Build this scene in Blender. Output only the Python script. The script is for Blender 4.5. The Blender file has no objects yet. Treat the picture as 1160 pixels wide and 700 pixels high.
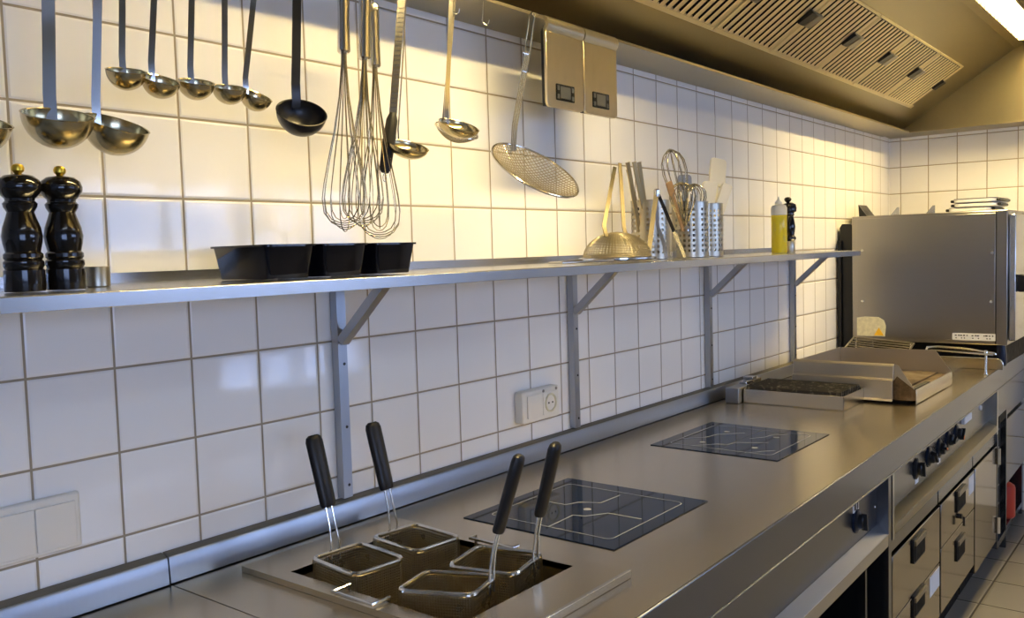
import bpy, math, random
from mathutils import Vector, Matrix, Quaternion
random.seed(7)
PI = math.pi
S = bpy.context.scene
COL = S.collection

# ------------------------------------------------------------------ mesh helper
class M:
    def __init__(s): s.v = []; s.f = []
    def add(s, v, f):
        o = len(s.v); s.v += [tuple(p) for p in v]; s.f += [tuple(i + o for i in q) for q in f]; return s
    def box(s, x0, x1, y0, y1, z0, z1):
        x0, x1 = sorted((x0, x1)); y0, y1 = sorted((y0, y1)); z0, z1 = sorted((z0, z1))
        v = [(x0,y0,z0),(x1,y0,z0),(x1,y1,z0),(x0,y1,z0),(x0,y0,z1),(x1,y0,z1),(x1,y1,z1),(x0,y1,z1)]
        return s.add(v, [(3,2,1,0),(4,5,6,7),(0,1,5,4),(1,2,6,5),(2,3,7,6),(3,0,4,7)])
    def prism(s, poly, a, b, axis):
        # poly: 2-D points; extruded from a to b along axis
        def P(p, t):
            return {'x': (t, p[0], p[1]), 'y': (p[0], t, p[1]), 'z': (p[0], p[1], t)}[axis]
        n = len(poly)
        return s.add([P(p, a) for p in poly] + [P(p, b) for p in poly],
                     [tuple(range(n))[::-1], tuple(range(n, 2*n))] + [(i, (i+1) % n, n + (i+1) % n, n + i) for i in range(n)])
    def lathe(s, prof, n=28, o=(0,0,0), cap=True):
        o = Vector(o); v = []; f = []
        for r, z in prof:
            for k in range(n):
                a = 2*PI*k/n; v.append(o + Vector((r*math.cos(a), r*math.sin(a), z)))
        for i in range(len(prof)-1):
            for k in range(n):
                f.append((i*n+k, i*n+(k+1) % n, (i+1)*n+(k+1) % n, (i+1)*n+k))
        if cap:
            f.append(tuple(range(n))[::-1]); f.append(tuple(range((len(prof)-1)*n, len(prof)*n)))
        return s.add(v, f)
    def sweep(s, pts, sec, closed=False, ref=None, scale=None):
        # sec: list of 2-D offsets (side, normal); ref: fixed side direction
        pts = [Vector(p) for p in pts]; n = len(pts); m = len(sec); v = []; f = []
        side = None
        for i, p in enumerate(pts):
            if closed: t = pts[(i+1) % n] - pts[i-1]
            elif i == 0: t = pts[1] - p
            elif i == n-1: t = p - pts[-2]
            else: t = (pts[i+1]-p).normalized() + (p-pts[i-1]).normalized()
            t.normalize()
            if ref is not None: sd = Vector(ref)
            elif side is None:
                sd = Vector((0,0,1)) if abs(t.z) < .9 else Vector((1,0,0))
            else: sd = side
            sd = sd - t*sd.dot(t)
            if sd.length < 1e-6: sd = t.orthogonal()
            side = sd.normalized(); nm = t.cross(side)
            k = scale[i] if scale else 1
            for a, b in sec: v.append(p + side*a*k + nm*b*k)
        for i in range(n if closed else n-1):
            j = (i+1) % n
            for k in range(m):
                f.append((i*m+k, j*m+k, j*m+(k+1) % m, i*m+(k+1) % m)[::-1])
        if not closed:
            f.append(tuple(range(m))); f.append(tuple(range((n-1)*m, n*m))[::-1])
        return s.add(v, f)
    def tube(s, pts, r, n=8, closed=False, scale=None):
        return s.sweep(pts, [(r*math.cos(2*PI*k/n), r*math.sin(2*PI*k/n)) for k in range(n)], closed, None, scale)
    def strip(s, pts, w, t, side, scale=None):
        return s.sweep(pts, [(-w/2,-t/2),(w/2,-t/2),(w/2,t/2),(-w/2,t/2)], False, side, scale)
    def xf(s, mat):
        s.v = [tuple(mat @ Vector(p)) for p in s.v]; return s

def rrect(x0, x1, y0, y1, r, n=5):
    out = []
    for cx, cy, a0 in ((x1-r, y1-r, 0), (x0+r, y1-r, PI/2), (x0+r, y0+r, PI), (x1-r, y0+r, 1.5*PI)):
        for k in range(n+1):
            a = a0 + PI/2*k/n; out.append((cx + r*math.cos(a), cy + r*math.sin(a)))
    return out

def obj(name, m, mat, parent=None, bevel=0, smooth=True, loc=None):
    me = bpy.data.meshes.new(name)
    off = Vector((0,0,0))
    me.from_pydata(m.v, [], m.f); me.update()
    if smooth:
        me.shade_smooth(); me.set_sharp_from_angle(angle=math.radians(35))
    me.materials.append(mat)
    o = bpy.data.objects.new(name, me); COL.objects.link(o)
    if parent is not None: o.parent = parent
    if loc: o.location = loc
    if bevel:
        b = o.modifiers.new('bevel', 'BEVEL'); b.width = bevel; b.segments = 2; b.limit_method = 'ANGLE'; b.angle_limit = math.radians(40)
        b.harden_normals = False
    return o

def thing(name, label, cat, loc=(0,0,0), rotz=0, group=None):
    o = bpy.data.objects.new(name, None); COL.objects.link(o)
    o.location = loc; o.rotation_euler = (0,0,rotz); o.empty_display_size = .05
    o['label'] = label; o['category'] = cat
    if group: o['group'] = group
    return o
def tag(o, label, cat, group=None):
    o['label'] = label; o['category'] = cat
    if group: o['group'] = group
    return o
def struct(name, m, mat, parent=None, label=None, cat=None, bevel=0):
    o = obj(name, m, mat, parent, bevel, smooth=False)
    if parent is None:
        o['kind'] = 'structure'
        if label: o['label'] = label
        if cat: o['category'] = cat
    return o
def copy_tree(root, loc, label, rotz=None):
    r = root.copy(); COL.objects.link(r); r.location = loc; r['label'] = label
    if rotz is not None: r.rotation_euler = (0,0,rotz)
    for ch in list(root.children):
        c = ch.copy(); COL.objects.link(c); c.parent = r
        for g in list(ch.children):
            d = g.copy(); COL.objects.link(d); d.parent = c
    return r

# ------------------------------------------------------------------ materials
def mat(name):
    m = bpy.data.materials.new(name); m.use_nodes = True
    nt = m.node_tree; b = nt.nodes['Principled BSDF']
    return m, nt, b
def plain(name, col, rough=.5, metal=0, noise=0, nscale=30, coat=0, spec=.5):
    m, nt, b = mat(name)
    b.inputs['Base Color'].default_value = (*col, 1); b.inputs['Roughness'].default_value = rough
    b.inputs['Metallic'].default_value = metal; b.inputs['Coat Weight'].default_value = coat
    b.inputs['Specular IOR Level'].default_value = spec
    tc = nt.nodes.new('ShaderNodeTexCoord'); n = nt.nodes.new('ShaderNodeTexNoise'); n.inputs['Scale'].default_value = nscale
    nt.links.new(tc.outputs['Object'], n.inputs['Vector'])
    r = nt.nodes.new('ShaderNodeMapRange'); r.inputs['To Min'].default_value = max(.02, rough*(1-.25)); r.inputs['To Max'].default_value = min(1, rough*1.25)
    nt.links.new(n.outputs['Fac'], r.inputs['Value']); nt.links.new(r.outputs['Result'], b.inputs['Roughness'])
    if noise:
        mx = nt.nodes.new('ShaderNodeMix'); mx.data_type = 'RGBA'
        mx.inputs['A'].default_value = (*[c*(1-noise) for c in col], 1); mx.inputs['B'].default_value = (*[min(1, c*(1+noise)) for c in col], 1)
        nt.links.new(n.outputs['Fac'], mx.inputs['Factor']); nt.links.new(mx.outputs['Result'], b.inputs['Base Color'])
    return m
def steel(name, col, rough, stretch=(2,60,60), streak=.12, bump=.02, aniso=0):
    # brushed stainless: noise stretched along the brushing varies gloss, tint and normal
    m, nt, b = mat(name)
    b.inputs['Metallic'].default_value = 1
    tc = nt.nodes.new('ShaderNodeTexCoord'); mp = nt.nodes.new('ShaderNodeMapping'); mp.inputs['Scale'].default_value = stretch
    n = nt.nodes.new('ShaderNodeTexNoise'); n.inputs['Scale'].default_value = 6; n.inputs['Detail'].default_value = 5
    nt.links.new(tc.outputs['Object'], mp.inputs['Vector']); nt.links.new(mp.outputs['Vector'], n.inputs['Vector'])
    n2 = nt.nodes.new('ShaderNodeTexNoise'); n2.inputs['Scale'].default_value = 5; n2.inputs['Detail'].default_value = 4
    nt.links.new(tc.outputs['Object'], n2.inputs['Vector'])
    r = nt.nodes.new('ShaderNodeMapRange'); r.inputs['From Min'].default_value = .25; r.inputs['From Max'].default_value = .75
    r.inputs['To Min'].default_value = rough*.95; r.inputs['To Max'].default_value = rough*1.05
    b.inputs['Roughness'].default_value = rough
    if streak > .1: nt.links.new(n2.outputs['Fac'], r.inputs['Value']); nt.links.new(r.outputs['Result'], b.inputs['Roughness'])
    mx = nt.nodes.new('ShaderNodeMix'); mx.data_type = 'RGBA'
    mx.inputs['A'].default_value = (*[c*(1-streak) for c in col], 1); mx.inputs['B'].default_value = (*[min(1, c*(1+streak)) for c in col], 1)
    nt.links.new(n.outputs['Fac'], mx.inputs['Factor']); nt.links.new(mx.outputs['Result'], b.inputs['Base Color'])
    if bump:
        bp = nt.nodes.new('ShaderNodeBump'); bp.inputs['Strength'].default_value = bump; bp.inputs['Distance'].default_value = .01
        nt.links.new(n.outputs['Fac'], bp.inputs['Height']); nt.links.new(bp.outputs['Normal'], b.inputs['Normal'])
    return m
def emit(name, col, s):
    m, nt, b = mat(name)
    b.inputs['Base Color'].default_value = (.8,.8,.8,1)
    b.inputs['Emission Color'].default_value = (*col, 1); b.inputs['Emission Strength'].default_value = s
    return m
def tiles(name, au, av, pu, pv, ou, ov, grout, col, gcol, rough, tilt=.35, wav=.2, vary=.03):
    m, nt, b = mat(name); N = nt.nodes.new; L = nt.links.new
    def math_(op, a, bb=None, c=None):
        n = N('ShaderNodeMath'); n.operation = op
        for i, x in enumerate((a, bb, c)):
            if x is None: continue
            if isinstance(x, (int, float)): n.inputs[i].default_value = x
            else: L(x, n.inputs[i])
        return n.outputs[0]
    tc = N('ShaderNodeTexCoord'); sp = N('ShaderNodeSeparateXYZ'); L(tc.outputs['Object'], sp.inputs[0])
    u = math_('DIVIDE', math_('SUBTRACT', sp.outputs[au], ou), pu); v = math_('DIVIDE', math_('SUBTRACT', sp.outputs[av], ov), pv)
    fu = math_('FRACT', u); fv = math_('FRACT', v); iu = math_('FLOOR', u); iv = math_('FLOOR', v)
    du = math_('MULTIPLY', math_('MINIMUM', fu, math_('SUBTRACT', 1, fu)), pu)
    dv = math_('MULTIPLY', math_('MINIMUM', fv, math_('SUBTRACT', 1, fv)), pv)
    d = math_('MINIMUM', du, dv)
    r = N('ShaderNodeMapRange'); r.interpolation_type = 'SMOOTHSTEP'
    r.inputs['From Min'].default_value = grout*.42; r.inputs['From Max'].default_value = grout*.62; L(d, r.inputs['Value'])
    r2 = N('ShaderNodeMapRange'); r2.interpolation_type = 'SMOOTHSTEP'
    r2.inputs['From Min'].default_value = grout*.35; r2.inputs['From Max'].default_value = grout*1.5; L(d, r2.inputs['Value'])
    cx = N('ShaderNodeCombineXYZ'); L(iu, cx.inputs[0]); L(iv, cx.inputs[1])
    wn = N('ShaderNodeTexWhiteNoise'); wn.noise_dimensions = '3D'; L(cx.outputs[0], wn.inputs['Vector'])
    sc = N('ShaderNodeSeparateColor'); L(wn.outputs['Color'], sc.inputs[0])
    t1 = math_('MULTIPLY', math_('MULTIPLY', math_('SUBTRACT', sc.outputs[0], .5), fu), tilt)
    t2 = math_('MULTIPLY', math_('MULTIPLY', math_('SUBTRACT', sc.outputs[1], .5), fv), tilt)
    nz = N('ShaderNodeTexNoise'); nz.inputs['Scale'].default_value = 14; nz.inputs['Detail'].default_value = 2; L(tc.outputs['Object'], nz.inputs['Vector'])
    h = math_('ADD', math_('ADD', math_('ADD', t1, t2), math_('MULTIPLY', nz.outputs['Fac'], wav)), r2.outputs['Result'])
    bp = N('ShaderNodeBump'); bp.inputs['Strength'].default_value = 1; bp.inputs['Distance'].default_value = .0016; L(h, bp.inputs['Height'])
    L(bp.outputs['Normal'], b.inputs['Normal'])
    k = math_('ADD', 1-vary, math_('MULTIPLY', sc.outputs[2], 2*vary))
    tcx = N('ShaderNodeMix'); tcx.data_type = 'RGBA'; tcx.blend_type = 'MULTIPLY'; tcx.inputs['Factor'].default_value = 1
    tcx.inputs['A'].default_value = (*col, 1)
    cc = N('ShaderNodeCombineColor'); [L(k, cc.inputs[i]) for i in range(3)]; L(cc.outputs[0], tcx.inputs['B'])
    mx = N('ShaderNodeMix'); mx.data_type = 'RGBA'; mx.inputs['A'].default_value = (*gcol, 1)
    L(r.outputs['Result'], mx.inputs['Factor']); L(tcx.outputs['Result'], mx.inputs['B']); L(mx.outputs['Result'], b.inputs['Base Color'])
    rr = N('ShaderNodeMapRange'); rr.inputs['To Min'].default_value = .8; rr.inputs['To Max'].default_value = rough
    L(r.outputs['Result'], rr.inputs['Value']); L(rr.outputs['Result'], b.inputs['Roughness'])
    return m

M_wall = tiles('white wall tiles', 0, 2, .1512, .1512, 0, 1.31, .0042, (.84,.82,.77), (.30,.25,.17), .07)
M_back = tiles('end wall tiles', 1, 2, .15, .1512, -.062, 1.31, .0045, (.84,.82,.77), (.35,.29,.19), .09)
M_floor = tiles('floor tiles', 0, 1, .30, .30, .03, -.775, .007, (.185,.17,.145), (.035,.03,.025), .32, tilt=.1, wav=.1, vary=.06)
M_paint = plain('pale grey wall paint', (.40,.41,.43), .7, noise=.04)
M_ceil = plain('white ceiling paint', (.62,.60,.55), .8, noise=.03)
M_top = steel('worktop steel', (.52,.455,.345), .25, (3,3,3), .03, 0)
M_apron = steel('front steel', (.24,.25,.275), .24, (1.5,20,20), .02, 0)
M_drawer = steel('polished drawer steel', (.34,.31,.275), .12, (40,2,2), .02, 0)
M_oven = steel('oven steel', (.35,.33,.30), .28, (10,1.5,10), .02, 0)
M_hood = steel('hood steel', (.40,.35,.22), .36, (1.5,10,10), .02, 0)
M_filter = steel('filter steel', (.92,.82,.54), .42, (2,2,2), .01, 0)
M_shelf = steel('shelf steel', (.58,.58,.58), .25, (1.5,40,40), .04, 0)
M_post = steel('bracket steel', (.40,.42,.45), .32, (20,20,2), .03, 0)
M_turn = steel('brassy turner steel', (.62,.50,.28), .30, (5,5,5), .05, 0)
M_grid = steel('griddle steel', (.52,.47,.38), .40, (3,3,3), .04, 0)
M_box = steel('grill box steel', (.68,.64,.56), .26, (3,3,3), .04, 0)
M_scale = steel('scale plate steel', (.66,.58,.40), .30, (6,6,3), .07, 0)
M_ut = steel('utensil steel', (.70,.68,.64), .18, (30,30,3), .05, 0)
M_worn = steel('worn ladle steel', (.52,.44,.26), .20, (8,8,8), .2, 0)
M_dkst = steel('dark aged steel', (.34,.31,.26), .32, (8,8,8), .2, 0)
M_wire = steel('chrome wire', (.72,.70,.64), .16, (5,5,5), .05, 0)
M_wbr = steel('bronzed whisk wire', (.46,.41,.29), .22, (5,5,5), .05, 0)
M_strap = steel('brushed tool steel', (.13,.11,.07), .42, (5,5,5), .05, 0)
M_mesh = steel('basket mesh wire', (.46,.39,.24), .28, (20,20,20), .12, 0)
M_sieve = steel('sieve mesh wire', (.42,.37,.26), .40, (20,20,20), .1, 0)
M_cup = steel('canister steel', (.46,.42,.33), .32, (20,20,2), .02, 0)
M_blk = plain('black plastic', (.009,.009,.010), .32, spec=.35)
M_grip = plain('black grip rubber', (.008,.008,.009), .38, spec=.25)
M_tray = plain('glossy black plastic', (.004,.004,.006), .08, spec=.35)
M_mill = plain('black lacquered wood', (.006,.0045,.003), .12)
M_brass = plain('brass', (.72,.48,.06), .3, 1)
M_glass = plain('black hob glass', (.004,.007,.020), .04, spec=.12)
M_mark = plain('grey print on glass', (.17,.175,.19), .4)
M_cream = plain('cream socket plastic', (.74,.71,.62), .35)
M_wht = plain('white paper', (.78,.77,.74), .6)
M_dark = plain('dark lining and shade', (.008,.008,.008), .6, spec=.1)  # near-black; also painted in as shade in fryer bay and filter slots
M_gap = plain('dark seam rubber', (.02,.018,.016), .6)
M_rack = plain('black coated rack', (.014,.014,.015), .4)
M_red = plain('red plastic', (.48,.035,.015), .4)
M_blue = plain('blue-black knob skirt', (.010,.016,.035), .25)
M_oran = plain('orange mark', (.75,.20,.03), .4)
M_spat = plain('ivory silicone', (.86,.80,.62), .45)
M_wood = plain('worn wood', (.33,.20,.09), .55, noise=.3, nscale=40)
M_lcd = plain('grey display', (.04,.042,.045), .5, spec=.2)
M_bez = plain('matt black bezel', (.004,.004,.004), .6, spec=.1)
M_yel = plain('yellow warning print', (.85,.50,.02), .5)
M_stk = plain('stained cream sticker', (.66,.62,.42), .5, noise=.28, nscale=60)
M_grout = plain('grey sealant', (.16,.14,.10), .7, noise=.2)
def burnt():
    m, nt, b = mat('heat-stained steel'); N = nt.nodes.new; L = nt.links.new
    tc = N('ShaderNodeTexCoord'); n = N('ShaderNodeTexNoise'); n.inputs['Scale'].default_value = 9; n.inputs['Detail'].default_value = 7; n.inputs['Roughness'].default_value = .65
    L(tc.outputs['Object'], n.inputs['Vector'])
    cr = N('ShaderNodeValToRGB'); e = cr.color_ramp.elements
    e[0].position = .33; e[0].color = (.03,.02,.010,1); e[1].position = .68; e[1].color = (.27,.22,.15,1)
    x = e.new(.5); x.color = (.15,.10,.055,1)
    L(n.outputs['Fac'], cr.inputs[0]); L(cr.outputs[0], b.inputs['Base Color'])
    b.inputs['Metallic'].default_value = .7; b.inputs['Roughness'].default_value = .4
    return m
M_burnt = burnt()
def char():
    m, nt, b = mat('charred cast iron'); N = nt.nodes.new; L = nt.links.new
    tc = N('ShaderNodeTexCoord'); n = N('ShaderNodeTexNoise'); n.inputs['Scale'].default_value = 55; n.inputs['Detail'].default_value = 5
    L(tc.outputs['Object'], n.inputs['Vector'])
    cr = N('ShaderNodeValToRGB'); e = cr.color_ramp.elements
    e[0].position = .54; e[0].color = (.006,.005,.004,1); e[1].position = .76; e[1].color = (.15,.13,.10,1)
    L(n.outputs['Fac'], cr.inputs[0]); L(cr.outputs[0], b.inputs['Base Color']); b.inputs['Roughness'].default_value = .45
    return m
M_char = char()
def clear(name, col, rough, trans, ior=1.45):
    m, nt, b = mat(name)
    b.inputs['Base Color'].default_value = (*col, 1); b.inputs['Roughness'].default_value = rough
    b.inputs['Transmission Weight'].default_value = trans; b.inputs['IOR'].default_value = ior
    return m
M_oil = clear('yellow oil', (.80,.66,.03), .15, .35)
M_clear = clear('cloudy clear plastic', (.92,.92,.86), .3, .6)
M_lamp = emit('lamp diffuser glow', (1.0,.76,.34), 138)
M_day = emit('daylit window pane', (.39,.55,1.0), 8.0)

# ------------------------------------------------------------------ room shell
XE, XB, YR, ZC = 4.86, -3.0, -3.7, 2.75
struct('floor', M().box(XB, XE, YR, 0, -.1, 0), M_floor)
struct('ceiling', M().box(XB, XE, YR, 0, ZC, ZC+.1), M_ceil)
struct('wall_left', M().box(XB, XE+.1, 0, .1, 0, ZC), M_wall)
struct('wall_back', M().box(XE, XE+.1, YR, 0, 0, ZC), M_back)
struct('wall_front', M().box(XB-.1, XB, YR, .1, 0, ZC), M_paint)
W = [(1.35,4.1,1.52,2.02), (2.8,4.1,.58,.86), (-2.6,-.5,.95,2.02)]     # openings in the far right wall: x0,x1,z0,z1; last one added so handles reflect daylight
wr = M()
wr.box(XB, XE, YR-.1, YR, 0, .50); wr.box(-.5, 2.8, YR-.1, YR, .50, .86); wr.box(4.1, XE, YR-.1, YR, .50, .86); wr.box(2.8, 4.1, YR-.1, YR, .50, .58)
wr.box(-.5, XE, YR-.1, YR, .86, 1.52); wr.box(-.5, 1.35, YR-.1, YR, 1.52, 2.02); wr.box(4.1, XE, YR-.1, YR, 1.52, 2.02); wr.box(XB, XE, YR-.1, YR, 2.02, ZC)
wr.box(XB, -.5, YR-.1, YR, .50, .95); wr.box(XB, -2.6, YR-.1, YR, .95, 2.02)
struct('wall_right', wr, M_paint)
for k, (a, b, c, d) in enumerate(W):
    fr = M()
    for t in range(6 if k == 0 else 5):
        x = a + (b-a)*t/(5 if k == 0 else 4); fr.box(max(a, x-.03), min(b, x+.03), YR-.06, YR-.01, c, d)
    fr.box(a, b, YR-.06, YR-.01, c, c+.035); fr.box(a, b, YR-.06, YR-.01, d-.035, d)
    w = struct('window_%d' % (k+1), fr, M_cream)
    obj('pane', M().box(a, b, YR-.09, YR-.08, c, d), M_day, w, smooth=False)

# ------------------------------------------------------------------ extractor hood over the counter
hood = thing('extractor_hood', 'large stainless extractor hood above the whole counter, with ribbed filters', 'extractor hood', (2.2,-.6,2.08))
HB = Vector((2.2,-.6,2.08))
def hp(name, m, mt, parent=None, bevel=0, smooth=True):
    m.xf(Matrix.Translation(-HB)); return obj(name, m, mt, parent or hood, bevel, smooth)
XH0 = -1.0
g = M(); g.prism([(-.003,2.084),(-.147,2.093),(-.150,2.093),(-.150,2.1015),(-.1475,2.1015),(-.147,2.096),(-.003,2.087)], XH0, XE-.151, 'x'); hp('gutter', g, M_hood, bevel=.0008)
g = M(); g.prism([(XE-.003,2.084),(XE-.147,2.093),(XE-.150,2.093),(XE-.150,2.1015),(XE-.1475,2.1015),(XE-.147,2.096),(XE-.003,2.087)], -1.28, -.005, 'y'); hp('end_gutter', g, M_hood, bevel=.0008)
YL, ZL, YU, ZU, YT, ZT = -.215, 2.203, -.478, 2.374, -.655, 2.489
def prof(pts, t=.004):
    return pts + [(y, z+t) for y, z in reversed(pts)]
g = M(); g.prism(prof([(-.02,2.125),(-.10,2.128),(YL,ZL)]), XH0, XE-.06, 'x'); hp('lower_panel', g, M_hood)
g = M(); g.prism(prof([(YL+.004,ZL-.006),(YL-.012,ZL+.004)], .006), XH0, 4.50, 'x'); hp('filter_rail', g, M_filter)
g = M(); g.prism(prof([(YU,ZU),(YT,ZT)]), XH0, XE-.06, 'x'); hp('upper_panel', g, M_hood)
g = M(); g.prism(prof([(YL,ZL),(YU,ZU)]), 4.455, XE-.06, 'x'); hp('end_filler', g, M_hood)
g = M(); g.prism(prof([(YT,ZT),(-.70,ZT+.012)]), XH0, XE-.06, 'x'); g.prism(prof([(-.828,ZT+.012),(-1.25,ZT+.012)]), XH0, XE-.06, 'x'); hp('top_panel', g, M_hood)
g = M(); g.prism([(-1.25,2.14),(-1.255,2.14),(-1.255,2.60),(-1.25,2.60)], XH0, XE-.06, 'x'); hp('front_panel', g, M_hood)
g = M(); g.prism([(-.02,2.09),(-1.25,2.09),(-1.25,2.60),(-.02,2.60)], XE-.065, XE-.060, 'x'); hp('end_panel', g, M_hood)
for k in range(9):
    x1 = 4.445 - .468*k; x0 = x1 - .462
    n = 11; pt = (x1-x0)/n
    dy, dz = YU-YL, ZU-ZL; ln = math.hypot(dy, dz); ty, tz = dy/ln, dz/ln; ny, nz = -tz, ty   # normal
    if nz > 0: ny, nz = -ny, -nz
    fb = M()
    def plate(xa, xb, s0, s1, h0, h1):
        v = []
        for (x, s_, h) in ((xa,s0,h0),(xb,s0,h0),(xb,s1,h0),(xa,s1,h0),(xa,s0,h1),(xb,s0,h1),(xb,s1,h1),(xa,s1,h1)):
            v.append((x, YL+ty*s_+ny*h, ZL+tz*s_+nz*h))
        fb.add(v, [(3,2,1,0),(4,5,6,7),(0,1,5,4),(1,2,6,5),(2,3,7,6),(3,0,4,7)])
    ribs = M(); rails = fb
    for j in range(n):       # flat baffle strips over channel sides blackened to paint in the shade
        a = x0 + pt*(j+.22); w_ = pt*.54
        fb = rails
        v = []
        sec = [(0,.004),(.1,.0065),(.5,.008),(.9,.0065),(1,.004)]
        for s_ in (.012, ln-.012):
            for c, h in sec: v.append((a + w_*c, YL+ty*s_+ny*h, ZL+tz*s_+nz*h))
        m = len(sec); fb.add(v, [(i, i+1, m+i+1, m+i) for i in range(m-1)])
        fb = ribs; plate(a+.0006, a+w_-.0006, .013, ln-.013, -.020, .0035); fb = rails
    plate(x0+.001, x0+.007, 0, ln, -.02, .006); plate(x1-.007, x1-.001, 0, ln, -.02, .006)
    plate(x0, x1, 0, .010, -.02, .005); plate(x0, x1, ln-.010, ln, -.02, .005)
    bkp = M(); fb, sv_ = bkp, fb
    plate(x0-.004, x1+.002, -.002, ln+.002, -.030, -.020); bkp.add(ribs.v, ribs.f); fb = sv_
    fo = hp('filter', fb, M_filter, smooth=True)
    obj('slot_shade', bkp.xf(Matrix.Translation(-HB)), M_dark, fo, smooth=False)
    for q in (0, 1):
        hm = M(); xa = (x1-.052) if q else (x0+.004); xb = xa+.048; s0, s1 = ln*.46, ln*.66
        v = []
        for (x, s_, h) in ((xa,s0,.004),(xb,s0,.004),(xb,s1,.004),(xa,s1,.004),(xa,s0,.017),(xb,s0,.017),(xb,s1,.022),(xa,s1,.022)):
            v.append((x-HB.x, YL+ty*s_+ny*h-HB.y, ZL+tz*s_+nz*h-HB.z))
        hm.add(v, [(3,2,1,0),(4,5,6,7),(0,1,5,4),(1,2,6,5),(2,3,7,6),(3,0,4,7)])
        obj('handle', hm, M_blk if q else M_dkst, fo, bevel=.002)
for xa, xb in ((.30,1.72), (3.20,4.62)):
    lf = M()
    lf.box(xa-.02, xb+.02, -.70, -.69, ZT+.005, ZT+.07); lf.box(xa-.02, xb+.02, -.835, -.825, ZT+.005, ZT+.07)
    lf.box(xa-.02, xa-.01, -.825, -.70, ZT+.005, ZT+.07); lf.box(xb+.01, xb+.02, -.825, -.70, ZT+.005, ZT+.07); lf.box(xa-.02, xb+.02, -.835, -.69, ZT+.07, ZT+.075)
    l = hp('lamp_housing', lf, M_hood, smooth=False)
    for k in range(20): hp('shading_blade', M().box(xa+.02+.0725*k, xa+.0215+.0725*k, -.824, -.701, ZT+.004, ZT+.038), M_wht, l, smooth=False)  # blades added to keep grazing lamp light off the hood's end panel
    obj('diffuser', M().box(xa-.01-HB.x, xb+.01-HB.x, -.825-HB.y, -.70-HB.y, ZT+.040-HB.z, ZT+.048-HB.z), M_lamp, l, smooth=False)

# ------------------------------------------------------------------ worktops, splashback strips
ROT = math.atan(.0185)
def yf(x): return -.812 + .0185*x
wt = thing('worktop', 'long stainless worktop holding the fryer, two hobs, griddle and oven', 'worktop', (2.5,-.4,.9))
WB = Vector((2.5,-.4,.9))
def part(root, base, name, m, mt, bevel=0, smooth=True, parent=None):
    m.xf(Matrix.Translation(-Vector(base))); return obj(name, m, mt, parent or root, bevel, smooth)
FX0, FX1, FY0, FY1 = .372, .688, -.602, -.182          # fryer well
x0, x1 = .224, XE-.005
yb = -.004
tp = M()
def slab(m, xa, xb, front, back):
    # a piece of the top whose front edge follows the slightly skewed counter front
    ya, yb_ = (yf(xa), yf(xb)) if front is None else (front, front)
    v = [(xa,ya,.897),(xb,yb_,.897),(xb,back,.897),(xa,back,.897),(xa,ya,.9),(xb,yb_,.9),(xb,back,.9),(xa,back,.9)]
    m.add(v, [(3,2,1,0),(4,5,6,7),(0,1,5,4),(1,2,6,5),(2,3,7,6),(3,0,4,7)])
slab(tp, x0, FX0, None, yb); slab(tp, FX1, x1, None, yb); slab(tp, FX0, FX1, None, FY0); slab(tp, FX0, FX1, FY1, yb)
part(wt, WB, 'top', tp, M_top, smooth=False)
ap = M(); v = []
for (x, o, z) in ((x0,0,.806),(x1,0,.806),(x1,0,.8985),(x0,0,.8985),(x0,.006,.806),(x1,.006,.806),(x1,.006,.8985),(x0,.006,.8985)):
    v.append((x, yf(x)-.004+o, z))
ap.add(v, [(3,2,1,0),(4,5,6,7),(0,1,5,4),(1,2,6,5),(2,3,7,6),(3,0,4,7)])
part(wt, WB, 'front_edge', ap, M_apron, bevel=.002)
part(wt, WB, 'hem', M().sweep([(x0,yf(x0)-.0045,.8055),(x1,yf(x1)-.0045,.8055)], [(.0026*math.cos(2*PI*k/10), .0026*math.sin(2*PI*k/10)) for k in range(10)]), M_apron)
ru = M().prism([(-.003,.902),(-.024,.902),(-.0215,.948),(-.019,.952),(-.003,.947)], .222, 3.86, 'x')
part(wt, WB, 'upstand', ru, M_post, bevel=.001)
part(wt, WB, 'sealant', M().prism([(-.001,.946),(-.017,.951),(-.012,.956),(-.001,.958)], .222, 3.86, 'x'), M_grout)
w2 = thing('worktop', 'short stainless worktop at the near end, before the seam by the fryer', 'worktop', (-.3,-.4,.9))
W2 = Vector((-.3,-.4,.9))
tp = M(); slab(tp, -1.0, .2215, None, yb); part(w2, W2, 'top', tp, M_top, smooth=False)
ap = M(); v = []
for (x, o, z) in ((-1,0,.806),(.2215,0,.806),(.2215,0,.8985),(-1,0,.8985),(-1,.006,.806),(.2215,.006,.806),(.2215,.006,.8985),(-1,.006,.8985)):
    v.append((x, yf(x)-.004+o, z))
ap.add(v, [(3,2,1,0),(4,5,6,7),(0,1,5,4),(1,2,6,5),(2,3,7,6),(3,0,4,7)])
part(w2, W2, 'front_edge', ap, M_apron, bevel=.002)
part(w2, W2, 'upstand', M().prism([(-.003,.902),(-.026,.902),(-.0235,.948),(-.021,.952),(-.003,.947)], -1.0, .219, 'x'), M_post, bevel=.001)
part(w2, W2, 'sealant', M().prism([(-.001,.946),(-.019,.951),(-.012,.956),(-.001,.958)], -1.0, .219, 'x'), M_grout)

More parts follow.
